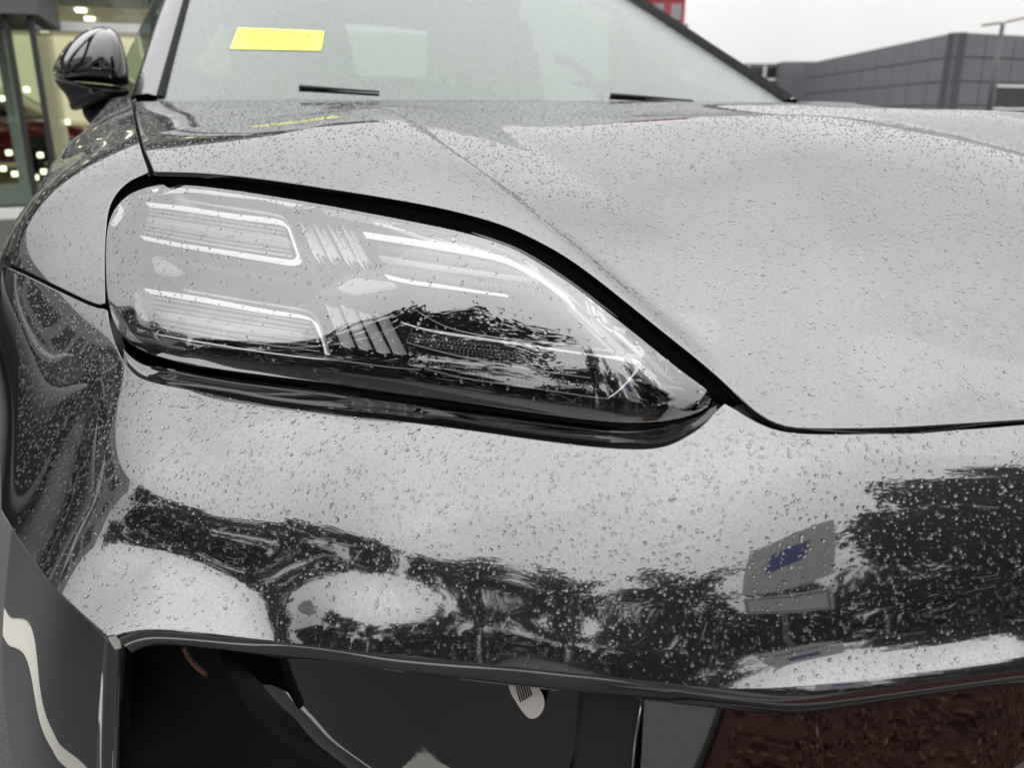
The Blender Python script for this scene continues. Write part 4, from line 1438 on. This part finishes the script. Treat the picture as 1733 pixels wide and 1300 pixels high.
for z1, z0 in [(H - 2.25, H - 3.1), (H - 3.25, H - 4.1), (H - 4.2, .2)]:
    c = Cn[:2] + rd * 7.6 + nr_ * .02
    fr_ = MB().box((c[0], c[1], (z0 + z1) / 2), (9.0, .06, z1 - z0), ax=[(rd[0], rd[1], 0), (nr_[0], nr_[1], 0), (0, 0, 1)]).build('window', M_GWIN, grey)
    c2 = c + nr_ * .05
    MB().box((c2[0], c2[1], z1 + .04), (9.2, .08, .09), ax=[(rd[0], rd[1], 0), (nr_[0], nr_[1], 0), (0, 0, 1)]).build('window_frame', M_WHITE, fr_)
# lower wing of the same building, farther left
wingb = empty('office_building', tuple(P(1290, 190, 66) * [1, 1, 0]), 'low dark building with white framed windows beside the windscreen pillar', 'building')
a, b, c_ = P(1180, 100, 66), P(1326, 107, 66), P(1367, 107, 64.5)
dd_ = (b - a)[:2]; Lb = np.linalg.norm(dd_); dd_ /= Lb
nb_ = np.array([dd_[1], -dd_[0]])
zt_ = b[2]
MB().box(((a[0] + b[0]) / 2 - nb_[0] * .3, (a[1] + b[1]) / 2 - nb_[1] * .3, zt_ / 2), (Lb, .4, zt_), ax=[(dd_[0], dd_[1], 0), (nb_[0], nb_[1], 0), (0, 0, 1)]).build('wall', M_PANEL, wingb)
zm1 = P(1290, 111, 66)[2]; zm2 = P(1290, 196, 66)[2]; zmid_ = P(1290, 134, 66)[2]
for (ua, ub) in [(1200, 1262), (1263, 1291), (1292, 1321)]:
    pa, pb = P(ua, 150, 66), P(ub, 150, 66)
    for z0, z1 in ((zm2, zmid_), (zmid_, zm1)):
        m_ = (pa + pb) / 2
        w_ = MB().box((m_[0], m_[1], (z0 + z1) / 2), (np.linalg.norm((pb - pa)[:2]) - .12, .1, z1 - z0 - .14), ax=[(dd_[0], dd_[1], 0), (nb_[0], nb_[1], 0), (0, 0, 1)]).build('window', M_GWIN, wingb)
    for u_ in (ua, ub):
        q_ = P(u_, 150, 65.95)
        MB().box((q_[0], q_[1], (zm2 + zm1) / 2), (.18, .14, zm1 - zm2), ax=[(dd_[0], dd_[1], 0), (nb_[0], nb_[1], 0), (0, 0, 1)]).build('window_frame', M_WHITE, wingb)
m_ = (a + b) / 2
MB().box((m_[0], m_[1], zmid_), (Lb - .4, .12, .16), ax=[(dd_[0], dd_[1], 0), (nb_[0], nb_[1], 0), (0, 0, 1)]).build('window_frame', M_WHITE, wingb)
m_ = (b + c_) / 2
MB().box((m_[0], m_[1], zt_ / 2), (np.linalg.norm((c_ - b)[:2]) + .3, 1.5, zt_ + .1), ax=[(dd_[0], dd_[1], 0), (nb_[0], nb_[1], 0), (0, 0, 1)]).build('side_block', M_PANEL, wingb)

# ---- red building beyond the windscreen
M_RED = simple('red cladding', (.33, .055, .065), .7, noise=.15, nscale=1)
rb = empty('red_building', tuple(P(1120, 190, 80) * [1, 1, 0]), 'tall red clad building far behind the windscreen pillar', 'building')
pl, pr = P(1040, 60, 80), P(1157, 60, 80)
dz_ = (pr - pl)[:2]; Lr = np.linalg.norm(dz_); dz_ /= Lr
nz = np.array([dz_[1], -dz_[0]])
mm = (pl + pr) / 2
ax_ = [(dz_[0], dz_[1], 0), (nz[0], nz[1], 0), (0, 0, 1)]
MB().box((mm[0] - nz[0] * 2, mm[1] - nz[1] * 2, 10), (Lr, 4, 20), ax=ax_).build('wall', M_RED, rb)
M_REDW = simple('pale grey window', (.25, .24, .25), .2)
for k in range(4):
    for z in (4.8, 7.2, 9.6, 12.0, 14.4):
        q_ = pl[:2] + dz_ * (Lr * (.12 + .25 * k))
        w_ = MB().box((q_[0] + nz[0] * .02, q_[1] + nz[1] * .02, z), (.9, .12, 1.3), ax=ax_).build('window', M_REDW, rb)
for z in (3.7, 6.1, 8.5, 10.9, 13.3):
    MB().box((mm[0] + nz[0] * .06, mm[1] + nz[1] * .06, z), (Lr + .6, .35, .28), ax=ax_).build('ledge', M_REDW, rb)

# ---- twin lamp post
M_POST = simple('grey post', (.075, .078, .08), .45)
pb_, ptp = P(1675, 205, 34), P(1697, 40, 34)
lampx = np.array([ptp[0], ptp[1]])
post = empty('lamp_post', (lampx[0], lampx[1], 0), 'slim grey lamp post with two flat heads in front of the panel building', 'lamp post')
MB().tube([(lampx[0], lampx[1], 0), (lampx[0], lampx[1], ptp[2] / 2), (lampx[0], lampx[1], ptp[2])], [.12, .10, .075], 10).build('pole', M_POST, post, True)
M_HEAD = simple('lamp head', (.16, .14, .05), .4)
for (u0, v0), (u1, v1) in [((1696, 38), (1664, 42)), ((1698, 38), (1745, 27))]:
    a, b = P(u0, v0, 34), P(u1, v1, 34)
    d_ = b - a; L2 = np.linalg.norm(d_); d_ /= L2
    s_ = np.cross(d_, [0, 0, 1]); s_ /= np.linalg.norm(s_)
    u_ = np.cross(s_, d_)
    MB().box(a + d_ * L2 * .6, (L2 * .8, .30, .07), ax=[d_, s_, u_]).build('lamp_head', M_HEAD, post)
    MB().box(a + d_ * L2 * .1, (L2 * .25, .06, .05), ax=[d_, s_, u_]).build('lamp_arm', M_POST, post)

# ================================================================== in front of the car (seen in its reflections)
def sub_sheet(name, pts, z, mat, kind='structure'):
    o = obj(name, [(x, y, z) for x, y in pts], [tuple(range(len(pts)))], mat, smooth=False)
    return tag(o, kind=kind)
M_CONC = simple('wet concrete', (.17, .17, .165), .5, noise=.2, nscale=60, bump=.2)
M_MULCH = simple('red brown soil', (.07, .026, .018), .9, noise=.5, nscale=60, bump=.25)
sub_sheet('pavement', [(-9, -1.1), (-9, -5), (-.3, -5), (-.64, -1.5)], .012, M_CONC)
bed = sub_sheet('mulch_bed', [(-.56, .02), (-.14, -4.5), (9, -4.5), (9, .02)], .09, M_MULCH)
kerb = MB()
kerb.box((4.2, .10, .065), (9.7, .15, .13))
kerb.box((-.43, -2.24, .064), (.14, 4.54, .128), rz=.0925)
tag(kerb.build('kerb', M_CONC), kind='structure')
M_LINE = simple('white road paint', (.74, .72, .64), .6, noise=.12, nscale=50)
for (a, b), w in [(((-1.55, 5.5), (-1.55, .9)), .11), (((-1.55, .9), (-.9, -.4)), .11), (((1.55, 5.5), (1.55, .2)), .11)]:
    a, b = np.array(a), np.array(b)
    d_ = (b - a) / np.linalg.norm(b - a); n_ = np.array([-d_[1], d_[0]]) * w / 2
    sub_sheet('painted_line', [a + n_, a - n_, b - n_, b + n_], .004, M_LINE)

# mulch chips
def chips(name, n, xr, yr, z, mats):
    c = np.column_stack([rng.uniform(*xr, n), rng.uniform(*yr, n), rng.uniform(z, z + .02, n)])
    L, W, T = rng.uniform(.008, .034, n), rng.uniform(.003, .008, n), rng.uniform(.002, .004, n)
    th, ph = rng.uniform(0, 6.28, n), rng.normal(0, .35, n)
    d = np.column_stack([np.cos(th) * np.cos(ph), np.sin(th) * np.cos(ph), np.sin(ph)])
    s = np.column_stack([-np.sin(th), np.cos(th), np.zeros(n)])
    u = np.cross(d, s)
    V = np.empty((n, 8, 3)); k = 0
    for i in (-1, 1):
        for j in (-1, 1):
            for m in (-1, 1):
                V[:, k] = c + d * (L * i / 2)[:, None] * (1 if j > 0 else .8) + s * (W * j / 2)[:, None] + u * (T * m / 2)[:, None]; k += 1
    f = np.array([(0, 1, 3, 2), (4, 6, 7, 5), (0, 4, 5, 1), (2, 3, 7, 6), (0, 2, 6, 4), (1, 5, 7, 3)])
    F = (f[None] + 8 * np.arange(n)[:, None, None]).reshape(-1, 4)
    o = obj(name, V.reshape(-1, 3), F, mats, smooth=False)
    o.data.polygons.foreach_set('material_index', np.repeat(rng.choice(len(mats), n, p=[.45, .33, .17, .05]), 6).astype(np.int32))
    o.data.update()
    return tag(o, kind='stuff')
CH = [simple('red brown chip', c, .7, noise=.3, nscale=80) for c in [(.10, .034, .024), (.16, .060, .042), (.05, .019, .015), (.30, .18, .13)]]
chips('mulch_chips', 26000, (-.50, 2.6), (-2.0, .015), .088, CH)

# ---- trees
M_BARK = simple('bark', (.06, .05, .04), .9, noise=.4, nscale=12, bump=.5)
def leaf_mat(name, c):
    m, t, b = new_mat(name)
    b.inputs['Roughness'].default_value = .55
    oi = t.nodes.new('ShaderNodeTexCoord'); n = t.nodes.new('ShaderNodeTexNoise'); n.inputs['Scale'].default_value = 2.2
    t.links.new(oi.outputs['Object'], n.inputs['Vector'])
    mx = t.nodes.new('ShaderNodeMix'); mx.data_type = 'RGBA'
    mx.inputs[6].default_value = (*[x * .6 for x in c], 1); mx.inputs[7].default_value = (*[x * 1.4 for x in c], 1)
    t.links.new(n.outputs['Fac'], mx.inputs[0]); t.links.new(mx.outputs[2], b.inputs['Base Color'])
    return m
LEAF = [leaf_mat('green leaf', (.035, .055, .022)), leaf_mat('dark leaf', (.026, .042, .02))]
def tree(loc, h, cr, label, crown_z=.55, nleaf=5000, leaf=.10, seed=0, mat=0, squash=1.0, group='trees in front of the car'):
    r = np.random.default_rng(seed)
    root = empty('broadleaf_tree', (loc[0], loc[1], 0), label, 'tree', group)
    base = np.array([loc[0], loc[1], 0.0])
    mb = MB()
    tops = []
    tr = [base + np.array([0, 0, z * h]) + np.array([r.normal(0, .04), r.normal(0, .04), 0]) * z * 3 for z in np.linspace(0, .8, 7)]
    mb.tube(tr, np.linspace(.045, .012, 7) * h * .55, 9)
    for k in range(26):
        z0 = r.uniform(.25, .78)
        i = z0 / .8 * 6
        st_ = tr[int(i)] + (tr[min(6, int(i) + 1)] - tr[int(i)]) * (i - int(i))
        a = r.uniform(0, 6.28); ln = cr * r.uniform(.55, 1.0) * (1.1 - abs(z0 - .45))
        e = st_ + np.array([math.cos(a) * ln, math.sin(a) * ln, ln * r.uniform(.15, .75) * squash])
        m_ = (st_ + e) / 2 + np.array([0, 0, ln * .06])
        mb.tube([st_, m_, e], [.010 * h * .5, .006 * h * .5, .002 * h * .5], 5)
        tops += [(m_, .55), (e, .6), ((m_ + e) / 2, .6)]
    tops += [(tr[-1], .7), (tr[-1] + [0, 0, .12 * h], .5), (tr[-2], .8)]
    mb.build('trunk', M_BARK, root, True)
    c = np.array([a for a, b in tops]); s = np.array([b for a, b in tops]) * cr * .42
    idx = r.integers(0, len(c), nleaf)
    off = r.normal(0, 1, (nleaf, 3)); off /= np.linalg.norm(off, axis=1)[:, None]
    pos = c[idx] + off * (s[idx] * r.uniform(.15, 1, nleaf) ** .6)[:, None] * [1, 1, .75]
    th = r.uniform(0, 6.28, nleaf); ph = r.normal(-.2, .5, nleaf)
    d = np.column_stack([np.cos(th) * np.cos(ph), np.sin(th) * np.cos(ph), np.sin(ph)])
    sd = np.column_stack([-np.sin(th), np.cos(th), r.normal(0, .4, nleaf)])
    L = leaf * r.uniform(.6, 1.4, nleaf)
    V = np.stack([pos, pos + d * (L * .5)[:, None] + sd * (L * .32)[:, None], pos + d * L[:, None], pos + d * (L * .5)[:, None] - sd * (L * .32)[:, None]], 1)
    F = np.arange(nleaf * 4).reshape(-1, 4)
    obj('crown', V.reshape(-1, 3), F, LEAF[mat], root, smooth=False)
    return root

tspec = [  # x, y, height, crown radius, leaves, leaf size, kind
    (2.2, -7.6, 6.4, 2.3, 12000, .17), (4.4, -8.0, 9.0, 3.0, 17000, .18), (7.6, -7.4, 8.4, 2.9, 11000, .18), (-.6, -9.5, 5.0, 1.8, 5000, .16),
    (-4.6, -9.0, 6.0, 2.3, 8000, .17), (-7.8, -6.6, 6.6, 2.5, 8000, .18), (-10.0, -2.6, 7.2, 2.6, 9000, .19), (-10.4, .9, 6.6, 2.2, 8000, .19)]
tl = ['full green tree to the right in front of the car', 'tallest green tree in front of the car on its left side', 'green tree farthest right in front of the car', 'small thin tree straight ahead of the car nose',
      'green tree left of the thin one ahead of the car', 'green tree at the left front of the car', 'tall dark tree beside the parked black car', 'broad dark tree just past the nose of the parked black car']
for i, (x, y, h, cr, nl_, lf) in enumerate(tspec):
    tree((x, y), h, cr, tl[i], nleaf=nl_, leaf=lf, seed=40 + i, mat=i % 2)
far_car('parked_suv', (-4.3, 3.6), R(4), (.012, .013, .016), 'black car parked in the next bay, mirrored in the wing', 1.02)

sign = empty('parking_sign', (-.62, -2.84, 0), 'white parking sign with a blue square and a smaller plate on a perforated post', 'sign')
M_SIGN = simple('white sign sheet', (.62, .64, .63), .5)
M_SGREEN = simple('sign border green', (.05, .17, .11), .5)
M_SBLUE = simple('sign blue', (.03, .06, .30), .5)
bx('post', (-.65, -2.87, 0), (-.59, -2.845, 2.6), simple('galvanised post', (.28, .29, .29), .5, .4), sign)
for k in range(40):
    bx('post_hole', (-.63, -2.8455, .2 + k * .06), (-.61, -2.8435, .225 + k * .06), M_VOID, sign)
up_ = bx('upper_plate', (-1.0, -2.842, 1.72), (-.24, -2.835, 2.58), M_SIGN, sign)
bx('blue_square', (-.78, -2.8345, 2.0), (-.46, -2.8330, 2.32), M_SBLUE, up_)
lo2 = bx('lower_plate', (-1.0, -2.842, 1.38), (-.24, -2.835, 1.66), M_SIGN, sign)
for lo, hi in (((-.98, 1.40), (-.26, 1.415)), ((-.98, 1.625), (-.26, 1.64)), ((-.98, 1.416), (-.965, 1.624)), ((-.275, 1.416), (-.26, 1.624))):
    bx('border', (lo[0], -2.8345, lo[1]), (hi[0], -2.833, hi[1]), M_SGREEN, lo2)
pale = empty('pale_building', (-19, 7, 0), 'pale grey office building beyond the left hedge, mirrored in the wing', 'building')
bx('wall', (-24, 7, 0), (-17, 24, 8.5), simple('pale cladding', (.36, .37, .365), .6, noise=.1, nscale=.4), pale)
for k in range(5):
    for z in (4.6,):
        f_ = bx('window', (-17.0, 8 + 3.1 * k, z), (-16.94, 10.1 + 3.1 * k, z + 2.2), M_GWIN, pale)
# hedge closing the view in front of the car
def hedge(name, A, B, h, w, n, label, seed):
    r = np.random.default_rng(seed)
    A, B = np.array(A, float), np.array(B, float)
    d = (B - A) / np.linalg.norm(B - A); nn = np.array([-d[1], d[0]]); Lh = np.linalg.norm(B - A)
    t = r.uniform(0, Lh, n); z = r.uniform(0, 1, n) ** .8
    top = h * (.82 + .18 * np.sin(t * 1.7) * np.sin(t * .63 + 1) + .10 * np.sin(t * 4.1))
    off = r.uniform(-.5, .5, n) * w * (1.05 - .5 * z)
    pos = np.column_stack([A[0] + d[0] * t + nn[0] * off, A[1] + d[1] * t + nn[1] * off, z * top])
    th = r.uniform(0, 6.28, n); ph = r.normal(0, .6, n)
    q = np.column_stack([np.cos(th) * np.cos(ph), np.sin(th) * np.cos(ph), np.sin(ph)])
    sd = np.column_stack([-np.sin(th), np.cos(th), r.normal(0, .4, n)])
    L = .22 * r.uniform(.6, 1.4, n)
    V = np.stack([pos, pos + q * (L * .5)[:, None] + sd * (L * .38)[:, None], pos + q * L[:, None], pos + q * (L * .5)[:, None] - sd * (L * .38)[:, None]], 1)
    o = obj(name, V.reshape(-1, 3), np.arange(n * 4).reshape(-1, 4), LEAF[1], smooth=False)
    return tag(o, label, 'hedge')
hedge('hedge', (-9.5, -9.5), (12, -10.5), 3.4, 1.4, 26000, 'long dense dark green hedge beyond the trees in front of the car', 5)
hedge('hedge', (-11.6, 5.3), (-10.5, -9.5), 2.9, 1.3, 15000, 'shorter dark hedge along the left side beyond the parked black car', 6)
hedge('hedge', (-12.5, 28), (-11.6, 9.6), 4.2, 1.5, 22000, 'tall dark hedge in front of the pale office building', 8)

# ================================================================== rain on the car
def drops(name, sh, n, parent, rmin=.0004, rmax=.0022, flat=.55, keep=None, big=0.0, V=None, N=None, F=None):
    V, N, F = (sh.V0, sh.N0, sh.F0) if V is None else (V, N, F)
    a, b, c = V[F[:, 0]], V[F[:, 1]], V[F[:, 2]]
    ar = np.linalg.norm(np.cross(b - a, c - a), axis=1)
    if keep is not None: ar = ar * keep((a + b + c) / 3)
    t = rng.choice(len(F), n, p=ar / ar.sum())
    u, v = rng.random(n), rng.random(n)
    m = u + v > 1
    u[m], v[m] = 1 - u[m], 1 - v[m]
    p = a[t] + (b[t] - a[t]) * u[:, None] + (c[t] - a[t]) * v[:, None]
    nr = N[F[t, 0]] * (1 - u - v)[:, None] + N[F[t, 1]] * u[:, None] + N[F[t, 2]] * v[:, None]
    nr /= np.linalg.norm(nr, axis=1)[:, None]
    r = rmin * (rmax / rmin) ** (rng.random(n) ** 1.9)
    # clumps: thin out near bigger drops a little
    down = np.array([0, 0, -1.0]) - nr * (-nr[:, 2])[:, None]
    ln = np.linalg.norm(down, axis=1)
    down = np.where(ln[:, None] > .05, down / np.maximum(ln, 1e-6)[:, None], [[1, 0, 0]])
    th0 = rng.uniform(-.5, .5, n)
    side = np.cross(nr, down)
    T = down * np.cos(th0)[:, None] + side * np.sin(th0)[:, None]
    S = np.cross(nr, T)
    st_ = 1 + rng.random(n) * .35 * np.clip(r / .0015, .2, 1)
    VS, FS, NS = [], [], []
    base = 0
    for sel, k, lv in ((r < .0010, 6, 2), (r >= .0010, 8, 3)):
        i = np.where(sel)[0]
        if not len(i): continue
        hgt = r[i] * flat * rng.uniform(.8, 1.2, len(i))
        pts = []
        wob = 1 + .12 * rng.normal(0, 1, (len(i), k)) * (r[i] > .0009)[:, None]
        wob = (wob + np.roll(wob, 1, 1)) / 2
        for l in range(lv):
            f = math.cos(l / lv * math.pi / 2); g = math.sin(l / lv * math.pi / 2)
            for q in range(k):
                th = 2 * math.pi * q / k
                rr = r[i] * f * wob[:, q]
                ext = np.where(math.cos(th) > 0, st_[i], 1.0)
                pts.append(p[i] + T[i] * (rr * math.cos(th) * ext)[:, None] + S[i] * (rr * math.sin(th))[:, None] + nr[i] * (hgt * g - .00004)[:, None])
        pts.append(p[i] + nr[i] * hgt[:, None])
        A = np.stack(pts, 1)
        nv = A.shape[1]
        tri = []
        for l in range(lv - 1):
            for q in range(k):
                q2 = (q + 1) % k
                tri += [(l * k + q, l * k + q2, (l + 1) * k + q2), (l * k + q, (l + 1) * k + q2, (l + 1) * k + q)]
        for q in range(k):
            tri.append(((lv - 1) * k + q, (lv - 1) * k + (q + 1) % k, nv - 1))
        tri = np.array(tri)
        FS.append((tri[None] + nv * np.arange(len(i))[:, None, None]).reshape(-1, 3) + base)
        VS.append(A.reshape(-1, 3)); base += nv * len(i)
    o = obj(name, np.vstack(VS), np.vstack(FS), M_WATER, parent)
    return tag(o, kind='stuff')


near = lambda c: 1.0 / (1 + np.maximum(0, np.linalg.norm(c - CAM, axis=1) - .6) * .7)
drops('water_drops', hood_sh, 60000, hood, keep=lambda c: near(c) * (c[:, 0] < .9), rmin=.00036, rmax=.0013, flat=.85)
drops('water_drops', bump_sh, 20000, bumper, keep=lambda c: (c[:, 0] > -.93) * (c[:, 0] < .1) * np.clip((c[:, 2] - .63) / .06, .12, 1), rmin=.00028, rmax=.0015, flat=.72)
drops('water_drops', wing_sh, 11000, wing, keep=lambda c: (c[:, 1] < 2.0) * 1.0, rmin=.0003, rmax=.0014, flat=.75)
drops('water_drops', lens_sh, 2400, lens_root, keep=lambda c: np.clip((c[:, 2] - .80) / .03, .1, 1), rmin=.0003, rmax=.0016, flat=.7)
drops('water_drops', ws, 12000, windscreen, keep=lambda c: (c[:, 2] < 1.32) * (c[:, 0] < .8), rmin=.0005, rmax=.0015, flat=.7)
